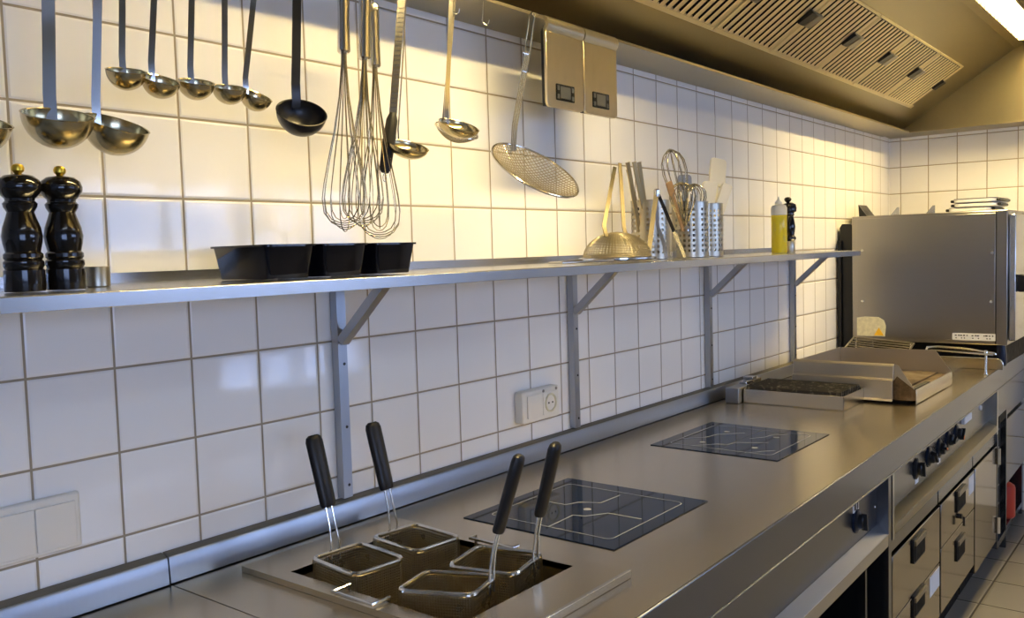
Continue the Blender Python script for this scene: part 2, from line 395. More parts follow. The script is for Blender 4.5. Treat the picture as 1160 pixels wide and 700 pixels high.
# ------------------------------------------------------------------ base units under the worktop (local x along the front, y into the unit)
def unit(name, label, cat, x, group=None):
    return thing(name, label, cat, (x, yf(x), 0), ROT, group)
def knob(parent, x, z, y, ring=M_blk, cap=M_blue, r=.024, mark=None, turn=.4):
    k = M().lathe([(r*1.25,0),(r*1.25,.006),(r*.85,.009),(r*.8,.020),(r*.66,.023)], 20)
    gr = M().box(-.005,.005,-r*.95,r*.95,.015,.031)
    k.add(gr.v, gr.f)
    T = Matrix.Translation((x, y, z)) @ Matrix.Rotation(PI/2, 4, 'X') @ Matrix.Rotation(turn, 4, 'Z')
    k.xf(T); ko = obj('knob', k, ring, parent)
    obj('knob_skirt', M().lathe([(r*1.42,0),(r*1.42,.0035)], 20).xf(T), cap, ko)
    if mark: obj('pointer', M().box(-.004,.004,r*.3,r*.95,.0312,.033).xf(T), mark, ko)
    return ko
DEP = .68
# fryer base
A = unit('fryer_cabinet', 'stainless base cabinet under the fryer, one knob above a dark open bay', 'cabinet', .25)
LA = 1.855
obj('carcass', M().box(0,.02,.004,DEP,.0,.80).box(LA-.035,LA-.005,0,DEP,0,.80).box(.02,LA-.04,DEP-.02,DEP,.1,.80).box(.02,LA-.035,.02,DEP,.08,.10), M_apron, A, smooth=False)
obj('control_panel', M().box(.02,LA-.036,.034,.038,.655,.803), M_apron, A)
obj('ledge', M().prism([(.034,.655),(.0,.630),(.0,.592),(.02,.592),(.05,.65)], .0, LA-.036, 'x'), M_shelf, A, bevel=.002)
obj('bay_shade_lining', M().box(.6,LA-.036,.50,.51,.1,.59).box(.59,.60,.03,.51,.1,.59).box(.6,LA-.036,.03,.5,.1,.104), M_dark, A, smooth=False)  # near-black panels paint in the shade inside the open bay
obj('front_panel', M().box(.02,.6,.004,.012,.1,.59), M_drawer, A)
obj('bay_divider', M().box(LA-.165,LA-.150,.03,.05,.1,.59), M_apron, A)
obj('plinth', M().box(.02,LA-.04,.06,.07,0,.09), M_dark, A)
knob(A, 1.620, .716, .034, turn=.15)
lb = obj('label', M().box(1.590,1.640,.0325,.034,.745,.775), M_wht, A)
obj('emblem', M().box(1.597,1.615,.0318,.0325,.750,.770).box(1.621,1.634,.0318,.0325,.750,.770), M_blue, lb)
obj('rivet', M().lathe([(.005,0),(.004,.002)], 10).xf(Matrix.Translation((LA-.05,.034,.71)) @ Matrix.Rotation(PI/2,4,'X')), M_wire, A)
A2 = unit('base_cabinet', 'plain steel base cabinet under the short near worktop, before the fryer cabinet', 'cabinet', -1.0)
obj('carcass', M().box(0,1.24,.03,DEP-.02,.09,.80), M_apron, A2, smooth=False)
for a, b in ((.005,.612),(.616,1.235)):
    d = obj('door', M().box(a,b,.004,.028,.10,.79), M_drawer, A2, bevel=.002)
    obj('handle', M().box(a+.25,a+.37,-.012,.004,.72,.74), M_shelf, d, bevel=.003)
obj('plinth', M().box(0,1.24,.06,DEP-.1,0,.09), M_dark, A2, smooth=False)
# control panel over drawers
B = unit('control_panel', 'long stainless control panel with five knobs, under the griddle and grill', 'control panel', 2.108)
LB = 1.79
obj('panel', M().box(.022,LB-.03,.036,.040,.655,.803), M_apron, B)
obj('frame', M().box(0,.02,-.002,.05,.60,.803).box(LB-.03,LB-.005,-.002,.05,.60,.803), M_shelf, B, smooth=False)
obj('ledge', M().prism([(.036,.655),(-.002,.640),(-.002,.612),(.02,.606),(.05,.65)], .02, LB-.03, 'x'), M_hood, B, bevel=.002)
for i, (kx, kz, c, mk) in enumerate(((2.407,.72,M_blk,None),(2.589,.724,M_blue,M_blk),(2.753,.723,M_blue,M_oran),(2.896,.729,M_blue,M_blk),(3.05,.725,M_blue,M_oran))):
    knob(B, kx-2.108+.14, kz, .036, cap=c, r=.026, mark=mk, turn=.3+.5*i)
obj('switch_plate', M().box(1.17,1.31,.020,.036,.745,.775), M_wht, B, bevel=.004)
obj('label', M().box(.43,.47,.0345,.036,.668,.685), M_wht, B)
obj('label', M().box(.76,.80,.0345,.036,.668,.690), M_wht, B)
obj('indicator', M().lathe([(.012,0),(.010,.006)], 14).xf(Matrix.Translation((1.58,.036,.748)) @ Matrix.Rotation(PI/2,4,'X')), M_wht, B)
# drawers
def pocket(parent, xa, xb, za, zb):
    h = obj('handle', M().prism(rrect(xa,xb,za,zb,.008), -.004, .004, 'y'), M_blk, parent)
    obj('grip_flap', M().box(xa+.006,xb-.006,-.010,-.004,zb-.020,zb-.004), M_dkst, h)
    obj('recess', M().prism(rrect(xa+.008,xb-.008,za+.006,zb-.022,.004), -.0055, -.003, 'y'), M_dark, h)
    return h
def drawers(x, L, label, handles, zsplit, stickers, keyhole=None):
    t = unit('drawer_cabinet', label, 'drawer cabinet', x, 'steel drawer cabinets under the control panel')
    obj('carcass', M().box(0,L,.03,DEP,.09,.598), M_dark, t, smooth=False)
    obj('top_rail', M().box(0,L,.010,.03,.552,.600), M_apron, t, bevel=.002)
    zt, zb = .545, .145
    for i, (a, b) in enumerate(((zsplit+.002, zt), (zb, zsplit-.002))):
        d = obj('drawer', M().box(.004,L-.004,.002,.028,a,b), M_drawer, t, bevel=.002)
        xa, xb, za, z2 = handles[i]; pocket(d, xa, xb, za, z2)
        for (s0, s1, z0, z1, w) in stickers:
            if w == i: obj('sticker', M().box(s0,s1,.0005,.002,z0,z1), M_wht, d)
        if keyhole and i == 0:
            obj('key', M().lathe([(.010,0),(.010,.012)], 12).xf(Matrix.Translation((keyhole[0],.003,keyhole[1])) @ Matrix.Rotation(PI/2,4,'X')).box(keyhole[0]-.006,keyhole[0]+.006,-.020,-.012,keyhole[1]-.035,keyhole[1]), M_blk, d)
    obj('plinth', M().box(0,L,.06,.07,0,.088), M_dark, t)
    return t
drawers(2.118, .628, 'two-drawer steel cabinet with a white sticker low at its right edge', [(.235,.385,.452,.532),(.235,.385,.272,.345)], .343, [(.475,.615,.262,.332,1)])
drawers(2.764, .605, 'two-drawer steel cabinet with a hanging key and a sticker high at its right edge', [(.25,.40,.452,.536),(.25,.39,.262,.345)], .385, [(.49,.585,.462,.535,0)], keyhole=(.305,.428))
D = unit('door_cabinet', 'plain steel cabinet with one tall door, between drawers and the black rack', 'cabinet', 3.385)
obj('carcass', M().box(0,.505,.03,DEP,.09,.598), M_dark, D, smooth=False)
obj('top_rail', M().box(0,.505,.010,.03,.552,.600), M_apron, D, bevel=.002)
d = obj('door', M().box(.004,.50,.002,.028,.10,.545), M_drawer, D, bevel=.002)
for z in (.14, .46): obj('hinge', M().lathe([(.009,0),(.009,.075)], 12, (.500,-.006,z)), M_wire, d)
obj('plinth', M().box(0,.505,.06,.07,0,.088), M_dark, D)
# rack bay
R_ = unit('rack_cabinet', 'narrow open bay holding a black wire rack, right of the plain door', 'rack', 3.905)
obj('frame', M().box(-.010,.006,0,DEP,.09,.80).box(.225,.245,0,DEP,0,.80).box(.006,.225,.0,.02,.675,.803), M_apron, R_, smooth=False)
obj('lining', M().box(.006,.225,.45,.46,.09,.675), M_dark, R_, smooth=False)
obj('vent_slot', M().box(.02,.21,-.002,.002,.64,.672), M_dark, R_, smooth=False)
for i in range(6):
    rk = M(); z = .13 + .09*i
    for k in range(7): rk.tube([(.02+.03*k,.03,z),(.02+.03*k,.42,z)], .003, 5)
    rk.tube([(.012,.03,z),(.218,.03,z)], .004, 6); rk.tube([(.012,.42,z),(.218,.42,z)], .004, 6)
    obj('wire_shelf', rk, M_rack, R_)
obj('upright', M().tube([(.012,.03,.09),(.012,.03,.675)], .005, 6), M_rack, R_)
obj('upright', M().tube([(.218,.03,.09),(.218,.03,.675)], .005, 6), M_rack, R_)
obj('base', M().box(-.01,.225,.0,DEP,.06,.09), M_apron, R_)
E_ = unit('oven_cabinet', 'last steel cabinet at the end wall under the oven, with a low niche', 'cabinet', 4.155)
obj('carcass', M().box(0,.66,.03,DEP-.02,.30,.80).box(.0,.66,.40,DEP-.02,.0,.30).box(.62,.66,.02,.40,0,.30).box(0,.62,.02,.40,.04,.065), M_apron, E_, smooth=False)
obj('door', M().box(.004,.65,.002,.028,.305,.62), M_drawer, E_, bevel=.002)
obj('top_rail', M().box(.0,.66,.004,.03,.64,.803), M_apron, E_, bevel=.002)
can = thing('canister', 'red plastic canister in the low niche by the end wall', 'canister', (4.44,-.675,.067))
obj('body', M().lathe([(.045,0),(.052,.008),(.052,.15),(.048,.165),(.030,.178),(.022,.180)], 24), M_red, can)
obj('cap', M().lathe([(.022,.180),(.022,.205),(.018,.208)], 18), M_red, can)

# ------------------------------------------------------------------ induction hobs
def arc_line(m, pts, w, z):
    pts = [Vector((p[0], p[1], z)) for p in pts]
    m.strip(pts, w, .0006, (0,0,1)) if False else m.sweep(pts, [(-.0003,-w/2),(.0003,-w/2),(.0003,w/2),(-.0003,w/2)], False, (0,0,1))
def hob(loc, label, double):
    t = thing('induction_hob', label, 'hob', loc, 0, 'induction hobs in the worktop')
    obj('glass', M().box(-.206,.206,-.199,.199,.0002,.0022), M_glass, t, bevel=.0008)
    m = M()
    rr = rrect(-.158,.158,-.161,.161,.015); m.sweep([(x,y,.0025) for x, y in rr], [(-.0003,-.0012),(.0003,-.0012),(.0003,.0012),(-.0003,.0012)], True, (0,0,1))
    obj('zone_outline', m, M_mark, t)
    def smooth_pts(P):
        out = []
        for i in range(len(P)-1):
            p0 = P[max(0,i-1)]; p1 = P[i]; p2 = P[i+1]; p3 = P[min(len(P)-1,i+2)]
            for k in range(4):
                s = k/4
                out.append(tuple(.5*((2*p1[j]) + (p2[j]-p0[j])*s + (2*p0[j]-5*p1[j]+4*p2[j]-p3[j])*s*s + (3*p1[j]-p0[j]-3*p2[j]+p3[j])*s**3) for j in (0,1)))
        return out + [P[-1]]
    if not double:
        curves = [[(-.003,.142),(-.002,.061),(.033,.047),(.056,0),(.135,-.003)][:], [(-.156,-.004),(-.06,.0),(-.051,-.028),(-.005,-.058),(-.003,-.143)]]
        dots = [(-.005,-.002)]
    else:
        curves = [[(-.082,.155),(-.033,.105),(.032,.09),(.09,.028)], [(-.158,.085),(-.098,.029),(-.098,0),(-.052,-.006),(-.008,-.09)],
                  [(-.164,-.085),(-.142,-.108),(-.122,-.119),(-.095,-.147)], [(.02,-.02),(.062,-.05),(.10,-.056),(.14,-.10)]]
        dots = [(.084,.085),(-.096,.081),(.077,-.081),(-.090,-.083)]
    for c in curves:
        m = M(); arc_line(m, c, .004, .0025); obj('zone_mark', m, M_mark, t)
    for x, y in dots:
        obj('zone_dot', M().lathe([(.009,.0022),(.009,.0027)], 20, (x,y,0)), M_mark, t)
    if double: obj('seam', M().box(-.2,.2,-.0008,.0008,.0022,.0024), M_gap, t)
    return t
hob((1.037,-.403,.9), 'black glass hob set in the worktop just beyond the fryer', False)
hob((1.905,-.388,.9), 'black glass hob set in the worktop in front of the small grill', True)

# ------------------------------------------------------------------ drop-in fryer and its baskets
FB = Vector((.53,-.39,.9))
fr = thing('deep_fryer', 'drop-in steel fryer with a raised rim, set in the worktop, four baskets inside', 'fryer', FB)
px0, px1, py0, py1 = .338, .724, -.702, -.076
rim = M().box(px0,FX0,py0,py1,.9005,.912).box(FX1,px1,py0,py1,.9005,.912).box(FX0,FX1,py0,FY0,.9005,.912).box(FX0,FX1,FY1,py1,.9005,.912)
part(fr, FB, 'rim_plate', rim, M_top, bevel=0, smooth=False)
ed = M(); ed.prism([(py0,.9005),(py0-.004,.9005),(py0-.004,.915),(py0+.003,.915),(py0+.003,.912),(py0,.912)], px0, px1, 'x'); part(fr, FB, 'front_lip', ed, M_shelf, bevel=.0008)
well = M()
t = .003
well.box(FX0-t,FX0,FY0-t,FY1+t,.70,.9115).box(FX1,FX1+t,FY0-t,FY1+t,.70,.9115).box(FX0,FX1,FY0-t,FY0,.70,.9115).box(FX0,FX1,FY1,FY1+t,.70,.9115).box(FX0,FX1,FY0,FY1,.697,.70)
part(fr, FB, 'well', well, M_dkst, smooth=False)
def ubar(xw, xo, ya, yb2, z):
    return [(xw,ya,z-.03),(xw,ya,z),(xo,ya,z),(xo,yb2,z),(xw,yb2,z),(xw,yb2,z-.03)]
part(fr, FB, 'basket_rest', M().tube(ubar(FX0+.006,.340,-.338,-.438,.918), .0035, 8), M_wire)
part(fr, FB, 'basket_rest', M().tube(ubar(FX1-.008,.664,-.372,-.48,.930), .0035, 8), M_wire)

def basket(loc, rotz, label, hx, lean, tilt=(0,0)):
    # origin: centre of the rim; the handle stands on the +y edge
    t = thing('fryer_basket', label, 'fryer basket', loc, rotz, 'fryer baskets')
    t.rotation_euler = (tilt[0], tilt[1], rotz)
    wx, wy, dp = .056, .069, .15
    rr = rrect(-wx,wx,-wy,wy,.018)
    obj('rim', M().tube([(x,y,0) for x, y in rr], .0046, 10, True), M_wire, t)
    ms = M(); r = .00065; sp = .0050
    def seg(a, b):
        ms.sweep([a, b], [(-r,-r),(r,-r),(r,r),(-r,r)])
    k = .93; bx, by = wx*k, wy*k
    nx, ny_, nz_ = int(2*wx/sp), int(2*wy/sp), int(dp/sp)
    for i in range(nx+1):
        f = -1 + 2*i/nx
        for s in (-1, 1): seg((f*wx*.97, s*wy*.98, -.002), (f*bx, s*by, -dp))
        seg((f*bx, -by, -dp), (f*bx, by, -dp))
    for i in range(ny_+1):
        f = -1 + 2*i/ny_
        for s in (-1, 1): seg((s*wx*.98, f*wy*.97, -.002), (s*bx, f*by, -dp))
        seg((-bx, f*by, -dp), (bx, f*by, -dp))
    for i in range(nz_+1):
        g_ = i/nz_; kk = .98*(1-g_) + k*g_; z = -.002 - (dp-.002)*g_
        c = rrect(-wx*kk, wx*kk, -wy*kk, wy*kk, .012, 2)
        ms.sweep([(x,y,z) for x, y in c], [(-r,-r),(r,-r),(r,r),(-r,r)], True)
    o = obj('mesh_body', ms, M_mesh, t, smooth=False)
    h = M()
    P0 = Vector((hx, wy+.002, -.02)); K = Vector((hx-.002, wy+.008, .065)); G0 = Vector((hx+lean[0]*.3, wy+.012+lean[1]*.1, .085)); G1 = Vector((hx+lean[0], wy+.012+lean[1], .222))
    ax = (G1-G0).normalized()
    for s in (-.0095, .0095):
        h.tube([P0+Vector((s,0,0)), P0+Vector((s,.001,.035)), K+Vector((s*.7,0,-.015)), G0+Vector((s*.7,0,0)), G0+ax*.03+Vector((s*.6,0,0))], .0022, 8)
    hw = obj('handle_wire', h, M_wire, t)
    gp = M(); pts = [G0 + ax*u for u in (0,.004,.02,.06,.10,.128,.136,.140)]
    sec = [(.0175*math.cos(a), .0105*math.sin(a)) for a in [2*PI*k/14 for k in range(14)]]
    gp.sweep(pts, sec, False, (1,0,0), [.86,.97,1,1.02,1.05,1.05,.9,.55])
    obj('grip', gp, M_grip, hw)
    return t
ZB = .932
basket((.452,-.279,ZB), math.radians(-6), 'fryer basket at the back left of the fryer, grip leaning to the wall', .0, (-.012,.035))
basket((.602,-.283,ZB), math.radians(-6), 'fryer basket at the back right of the fryer, nearest the wall and the hob', .0, (-.012,.035))
basket((.462,-.497,ZB-.004), math.radians(180+18), 'fryer basket at the front left, closest to the viewer, grip leaning outwards', -.024, (-.012,.050), (.04,-.06))
basket((.598,-.492,ZB-.004), math.radians(180+10), 'fryer basket at the front right, next to the hob, grip leaning outwards', -.022, (-.008,.045), (.03,.03))

# ------------------------------------------------------------------ lava grill, griddle and things behind it
GB = Vector((2.65,-.3,.9))
gr = thing('char_grill', 'low steel grill box with a charred black grate, beyond the second hob', 'grill', GB)
gx0, gx1, gy0, gy1 = 2.519, 2.745, -.498, -.122
gb = M().box(gx0,gx0+.003,gy0,gy1,.9015,.952).box(gx1-.003,gx1,gy0,gy1,.9015,.952).box(gx0,gx1,gy0,gy0+.003,.9015,.952).box(gx0,gx1,gy1-.003,gy1,.9015,.952).box(gx0,gx1,gy0,gy1,.9005,.904)
part(gr, GB, 'box', gb, M_box, bevel=.0006)
gt = M()
for k in range(11):
    x = gx0+.016+.0194*k
    gt.prism([(x-.006,.935),(x+.006,.935),(x+.005,.962),(x,.967),(x-.005,.962)], gy0+.012, gy1-.01, 'y')
gt.box(gx0+.008,gx1-.008,gy0+.010,gy0+.024,.935,.947).box(gx0+.008,gx1-.008,gy1-.024,gy1-.01,.935,.947).box(gx0+.006,gx1-.006,gy0+.006,gy1-.006,.93,.94)
part(gr, GB, 'grate', gt, M_char)
part(gr, GB, 'rear_block', M().box(2.482,2.60,-.120,-.068,.9005,.958), M_oven, bevel=.002)
part(gr, GB, 'rear_rail', M().box(2.60,2.745,-.100,-.07,.9005,.968).box(2.66,2.70,-.10,-.06,.968,.978), M_shelf, bevel=.002)

QB = Vector((3.03,-.45,.9))
gd = thing('griddle', 'steel griddle with high splash guards on three sides, beside the grill', 'griddle', QB)
qx0, qx1, qy0, qy1 = 2.762, 3.305, -.674, -.225
part(gd, QB, 'body', M().box(qx0+.01,qx1-.004,qy0+.012,qy1-.005,.912,.945), M_burnt, smooth=False)
part(gd, QB, 'plate', M().box(qx0+.02,qx1-.01,qy0+.05,qy1-.01,.945,.952), M_burnt)
side = [(qy1,.905),(qy0,.905),(qy0,.955),(qy0+.06,1.040),(qy1,1.036)]
part(gd, QB, 'side_guard', M().prism(side, qx1-.003, qx1, 'x'), M_grid)
inner = [(qy1,.915),(qy0+.006,.915),(qy0+.006,.955),(qy0+.062,1.040),(qy1,1.036)]
part(gd, QB, 'side_guard', M().prism(inner, qx0+.006, qx0+.009, 'x'), M_grid)
part(gd, QB, 'rear_guard', M().box(qx0+.006,qx1,qy1-.003,qy1,.915,1.037), M_grid)
part(gd, QB, 'front_face', M().box(qx0,qx1,qy0-.003,qy0,.903,.956), M_box, bevel=.0008)
part(gd, QB, 'stained_side', M().box(qx0+.004,qx0+.0055,qy0,qy0+.078,.914,.955).prism([(qy0,.955),(qy0+.006,.955),(qy0+.065,1.0),(qy0+.078,.98),(qy0+.078,.955)], qx0+.004, qx0+.0055, 'x'), M_burnt)
cl = M().prism([(qx0,1.041),(qx0-.004,1.036),(qx0-.004,.990),(qx0-.016,.986),(qx0-.016,.916),(qx0-.022,.912),(qx0-.022,.909),(qx0-.012,.912),(qx0-.012,.984),(qx0,.988),(qx0+.010,1.044)], qy0+.076, qy1, 'y')
part(gd, QB, 'side_cladding', cl, M_grid, bevel=.0008)
part(gd, QB, 'foot_rail', M().box(qx0+.03,qx1-.03,qy0+.03,qy1-.03,.9005,.912), M_dark, smooth=False)
part(gd, QB, 'grease_slot', M().box(qx0+.02,qx0+.22,qy0+.004,qy0+.02,.952,.957), M_gap)

rk = thing('wire_rack', 'dark wire cooling rack lying tilted behind the griddle, below the oven sticker', 'rack', (3.55,-.22,.9))
w = M()
def rk_pt(a, b): return (3.40+.30*a-3.55, -.16-.27*b+.22, .055+.085*a - .02*b)
for k in range(13):
    a = k/12; w.tube([rk_pt(a,0), rk_pt(a,1)], .003, 6)
obj('grid', w, M_dkst, rk)
obj('frame', M().tube([rk_pt(0,0),rk_pt(1,0),rk_pt(1,1),rk_pt(0,1)], .005, 8, True), M_dkst, rk)
obj('leg', M().tube([rk_pt(1,.05),(.15,.05,.005)], .004, 6), M_wire, rk); obj('leg', M().tube([rk_pt(1,.95),(.15,-.19,.005)], .004, 6), M_wire, rk)
obj('leg', M().tube([rk_pt(0,.05),(-.15,.05,.005)], .004, 6), M_wire, rk); obj('leg', M().tube([rk_pt(0,.95),(-.15,-.19,.005)], .004, 6), M_wire, rk)

wh = thing('wire_handle_tool', 'chrome wire-handled lifting tool lying behind the griddle, below the oven', 'kitchen tool', (3.62,-.6,.9))
def wp(x, y, z): return (x-3.62, y+.6, z-.9)
m = M().tube([wp(3.62,-.515,.96), wp(3.60,-.507,1.006), wp(3.60,-.512,1.018), wp(3.62,-.55,1.020), wp(3.64,-.66,1.012), wp(3.66,-.765,.996), wp(3.665,-.772,.990)], .005, 8)
obj('handle', m, M_wire, wh)
m = M().tube([wp(3.55,-.515,.985), wp(3.56,-.507,1.004), wp(3.56,-.54,1.010), wp(3.60,-.66,1.001), wp(3.645,-.765,.990)], .004, 8)
obj('handle', m, M_wire, wh)
obj('post', M().lathe([(.009,.0015),(.006,.01),(.005,.085),(.008,.088),(.008,.104),(.006,.107)], 14, wp(3.655,-.735,.9)), M_wire, wh)
obj('post', M().lathe([(.010,.003),(.008,.01),(.006,.08)], 12, wp(3.60,-.515,.9)), M_wire, wh)
gd2 = M().prism([(-.30,.9015)] + [(-.30,.948)] + [(-.742,.948)] + [(-.772+.03*math.cos(a), .918+.03*math.sin(a)) for a in (PI*.42,PI*.30,PI*.15,0)][::1] , 0, 1, 'x') if False else M()
pl = [(-.30,.9015),(-.30,.950)] + [(-.745-.025*math.sin(a), .925+.025*math.cos(a)) for a in (0,.4,.8,1.2,PI/2)] + [(-.77,.9015)]
pg = thing('splash_guard', 'low upright steel guard plate with a rounded corner, before the oven', 'splash guard', (3.84,-.53,.9))
obj('plate', M().prism(pl, 3.838, 3.842, 'x').xf(Matrix.Translation((-3.84,.53,-.9))), M_top, pg)
obj('rim', M().tube([(3.838,y,z) for y, z in pl[1:]], .003, 8).xf(Matrix.Translation((-3.84,.53,-.9))), M_wire, pg)
obj('foot_strip', M().box(3.70,3.838,-.60,-.42,.9005,.9025).xf(Matrix.Translation((-3.84,.53,-.9))), M_shelf, pg)

# ------------------------------------------------------------------ oven on the counter end
OB = Vector((4.3,-.45,.9))
ov = thing('oven', 'big steel combi oven with blank side panel, standing at the end wall', 'oven', OB)
ox0, ox1, oy0, oy1, oz0, oz1 = 3.905, 4.70, -.775, -.088, 1.005, 1.618
part(ov, OB, 'body', M().box(ox0,ox1,oy0,oy1,oz0,oz1), M_oven, bevel=.004)
part(ov, OB, 'side_panel', M().box(ox0-.004,ox0,oy0+.050,oy1-.025,oz0+.018,oz1-.012), M_oven, bevel=.0015)
part(ov, OB, 'seam', M().box(ox0-.0015,ox0+.0005,oy0+.044,oy0+.0495,oz0+.004,oz1-.004), M_gap)
dr = part(ov, OB, 'door', M().box(ox0+.015,ox1-.01,oy0-.030,oy0-.003,oz0+.02,oz1-.02), M_shelf, bevel=.004)
part(ov, OB, 'door_glass', M().box(ox0+.26,ox1-.08,oy0-.032,oy0-.0295,oz0+.10,oz1-.10), M_glass, parent=dr)
part(ov, OB, 'handle', M().box(ox0+.055,ox0+.10,oy0-.075,oy0-.031,1.245,1.325), M_blk, bevel=.006, parent=dr)
part(ov, OB, 'latch', M().box(ox0+.045,ox0+.075,oy0-.10,oy0-.076,1.278,1.298), M_wire, bevel=.004, parent=dr)
for y, z in ((oy0+.062,1.425),(oy0+.066,1.203),(oy1-.05,1.20),(oy1-.05,1.45)):
    part(ov, OB, 'screw', M().lathe([(.008,0),(.006,.003)], 12).xf(Matrix.Translation((ox0-.004,y,z)) @ Matrix.Rotation(-PI/2,4,'Y')), M_wire)
lp = part(ov, OB, 'rating_plate', M().box(ox0-.0055,ox0-.004,-.728,-.548,1.024,1.056), M_wht)
tx = M()
for k in range(14):
    y = -.72+.0118*k
    if k in (4, 8): continue
    tx.box(ox0-.006,ox0-.0054,y,y+.006+.002*(k % 3),1.043,1.049 - .001*(k % 2))
    if k % 3: tx.box(ox0-.006,ox0-.0054,y,y+.005,1.031,1.036)
part(ov, OB, 'print', tx, M_gap, parent=lp)
stp = [(-.112,1.028),(-.112,1.118),(-.150,1.124),(-.215,1.122),(-.240,1.108),(-.250,1.080),(-.245,1.028)]
sk = part(ov, OB, 'sticker', M().prism(stp, ox0-.0055, ox0-.004, 'x'), M_stk)
part(ov, OB, 'warning_triangle', M().prism([(-.194,1.032),(-.240,1.032),(-.217,1.072)], ox0-.0065, ox0-.0055, 'x'), M_yel, parent=sk)
for x in (ox0+.09, ox1-.06):
    for y in (oy0+.04, oy1-.05):
        part(ov, OB, 'foot', M().lathe([(.020,.9005),(.026,.915),(.022,.98),(.022,1.006)], 16, (x,y,0)), M_blue if y < -.4 else M_blk)
part(ov, OB, 'underframe', M().box(ox0+.14,ox1-.1,oy0+.03,oy1-.06,.9005,1.004), M_dark, smooth=False)
bp = thing('board', 'tall black board with a rounded top, wedged between oven and tiled wall', 'board', (4.1,-.045,.9))
pr = [(.036,.0015),(.036,.62)] + [(.036-.03+.03*math.cos(a)-.0, .655+.03*math.sin(a)) for a in (.3,.8,1.2,PI/2)] + [(-.024,.685),(-.036,.665),(-.036,.0015)]
pr = [(-y-.004, z) for y, z in pr]
obj('panel', M().prism(pr, -.155, .25, 'x'), M_blk, bp, bevel=.003)
obj('rim', M().prism([(.02,.0015),(.036,.0015),(.036,.60),(.02,.60)], -.175, -.157, 'x'), M_blk, bp)
# things on the oven
def tray_on_oven(z, dy, rot, label, tilt=0):
    t = thing('serving_tray', label, 'tray', (4.24,-.600+dy,z), rot, 'white trays on the oven')
    t.rotation_euler = (tilt,0,rot)
    a = rrect(-.16,.16,-.092,.092,.03)
    obj('dish', M().prism(a, 0, .018, 'z'), M_wht, t, bevel=.004)
    obj('rim', M().sweep([(x*.98,y*.98,.0192) for x, y in a], [(-.001,-.004),(.001,-.004),(.001,.004),(-.001,.004)], True, (0,0,1)), M_blk, t)
    for s in (-1, 1): obj('handle', M().box(-.14,.10,s*.0925,s*.108,.003,.016), M_blk, t, bevel=.005)
    return t
tray_on_oven(1.6225, .020, .0, 'white tray with black rim at the bottom of the stack on the oven', .0)
tray_on_oven(1.6435, .0, .03, 'white tray with black rim in the middle of the stack on the oven', 0)
tray_on_oven(1.6645, -.004, -.02, 'white tray with black rim topmost of the stack on the oven')
wd = tag(obj('tray_wedge', M().prism([(-.105,1.6185),(-.062,1.6185),(-.058,1.684)][::-1] + [], 4.10, 4.24, 'x').add([], []), M_blk, None, bevel=.002), 'small black wedge-shaped tray corner on the oven top, by the tiled wall', 'tray')
def rest(y, label):
    t = thing('tray_support', label, 'bracket', (4.2,y,1.6185), 0, 'steel brackets on the oven')
    obj('plate', M().prism([(-.024,0),(-.024,.046),(-.014,.046),(.024,.0)], -.002, .002, 'x'), M_shelf, t)
    obj('foot', M().box(.002,.05,-.024,.024,0,.003), M_shelf, t)
rest(-.208, 'small upright steel bracket on the oven top, nearest the black wedge')
rest(-.378, 'small upright steel bracket on the oven top, midway to the trays')

# ------------------------------------------------------------------ wall shelf on brackets
SB = Vector((1.2,-.15,1.46))
sh = thing('wall_shelf', 'long stainless wall shelf on four brackets across the tiled wall', 'shelf', SB)
part(sh, SB, 'shelf_board', M().prism([(-.003,1.457),(-.300,1.453),(-.300,1.436),(-.297,1.434),(-.303,1.434),(-.303,1.455),(-.301,1.4565),(-.003,1.4605)], -1.0, 3.345, 'x'), M_shelf, bevel=.0006)
part(sh, SB, 'upstand', M().box(-1.0,3.345,-.006,-.003,1.4605,1.4785), M_shelf)
for x in (.655, 1.560, 2.462, 3.312):
    b = part(sh, SB, 'bracket', M().prism([(x-.0125,-.003),(x-.0125,-.024),(x+.0125,-.024),(x+.0125,-.003),(x+.0095,-.003),(x+.0095,-.021),(x-.0095,-.021),(x-.0095,-.003)], .962, 1.455, 'z'), M_post, smooth=False)
    part(sh, SB, 'strut', M().sweep([(x,-.026,1.310),(x,-.182,1.4515)], [(-.011,-.010),(.011,-.010),(.011,.010),(-.011,.010)], False, (1,0,0)), M_post, parent=b)
    sc_ = M()
    for z in (1.26, 1.12, .99): sc_.lathe([(.0035,0),(.003,.0015)], 8).xf(Matrix()) if False else None
    for z in (1.26, 1.12, .99):
        sc_.add(*(lambda q: (q.v, q.f))(M().lathe([(.0035,0),(.003,.0015)], 8).xf(Matrix.Translation((x+.003,-.024,z)) @ Matrix.Rotation(PI/2,4,'X'))))
    part(sh, SB, 'screw', sc_, M_gap, parent=b)

# ------------------------------------------------------------------ sockets
sk_ = thing('wall_socket', 'cream wall socket with a blank half, above the worktop by the second bracket', 'socket', (1.369,-.001,1.062))
obj('casing', M().prism(rrect(-.086,.086,-.045,.045,.008), -.030, 0, 'y'), M_cream, sk_, bevel=.004)
obj('blank_plate', M().prism(rrect(-.068,.002,-.032,.032,.003), -.034, -.030, 'y'), M_cream, sk_, bevel=.001)
so = obj('outlet', M().prism(rrect(.004,.074,-.032,.032,.003), -.0335, -.030, 'y'), M_cream, sk_, bevel=.001)
obj('outlet_ring', M().lathe([(.027,0),(.027,.003),(.022,.003),(.021,-.001)], 28, cap=False).xf(Matrix.Translation((.039,-.0332,0)) @ Matrix.Rotation(PI/2,4,'X')), M_stk, so)
obj('pin_hole', M().lathe([(.003,0),(.003,.0008)], 10).xf(Matrix.Translation((.030,-.0336,0)) @ Matrix.Rotation(PI/2,4,'X')), M_gap, so)
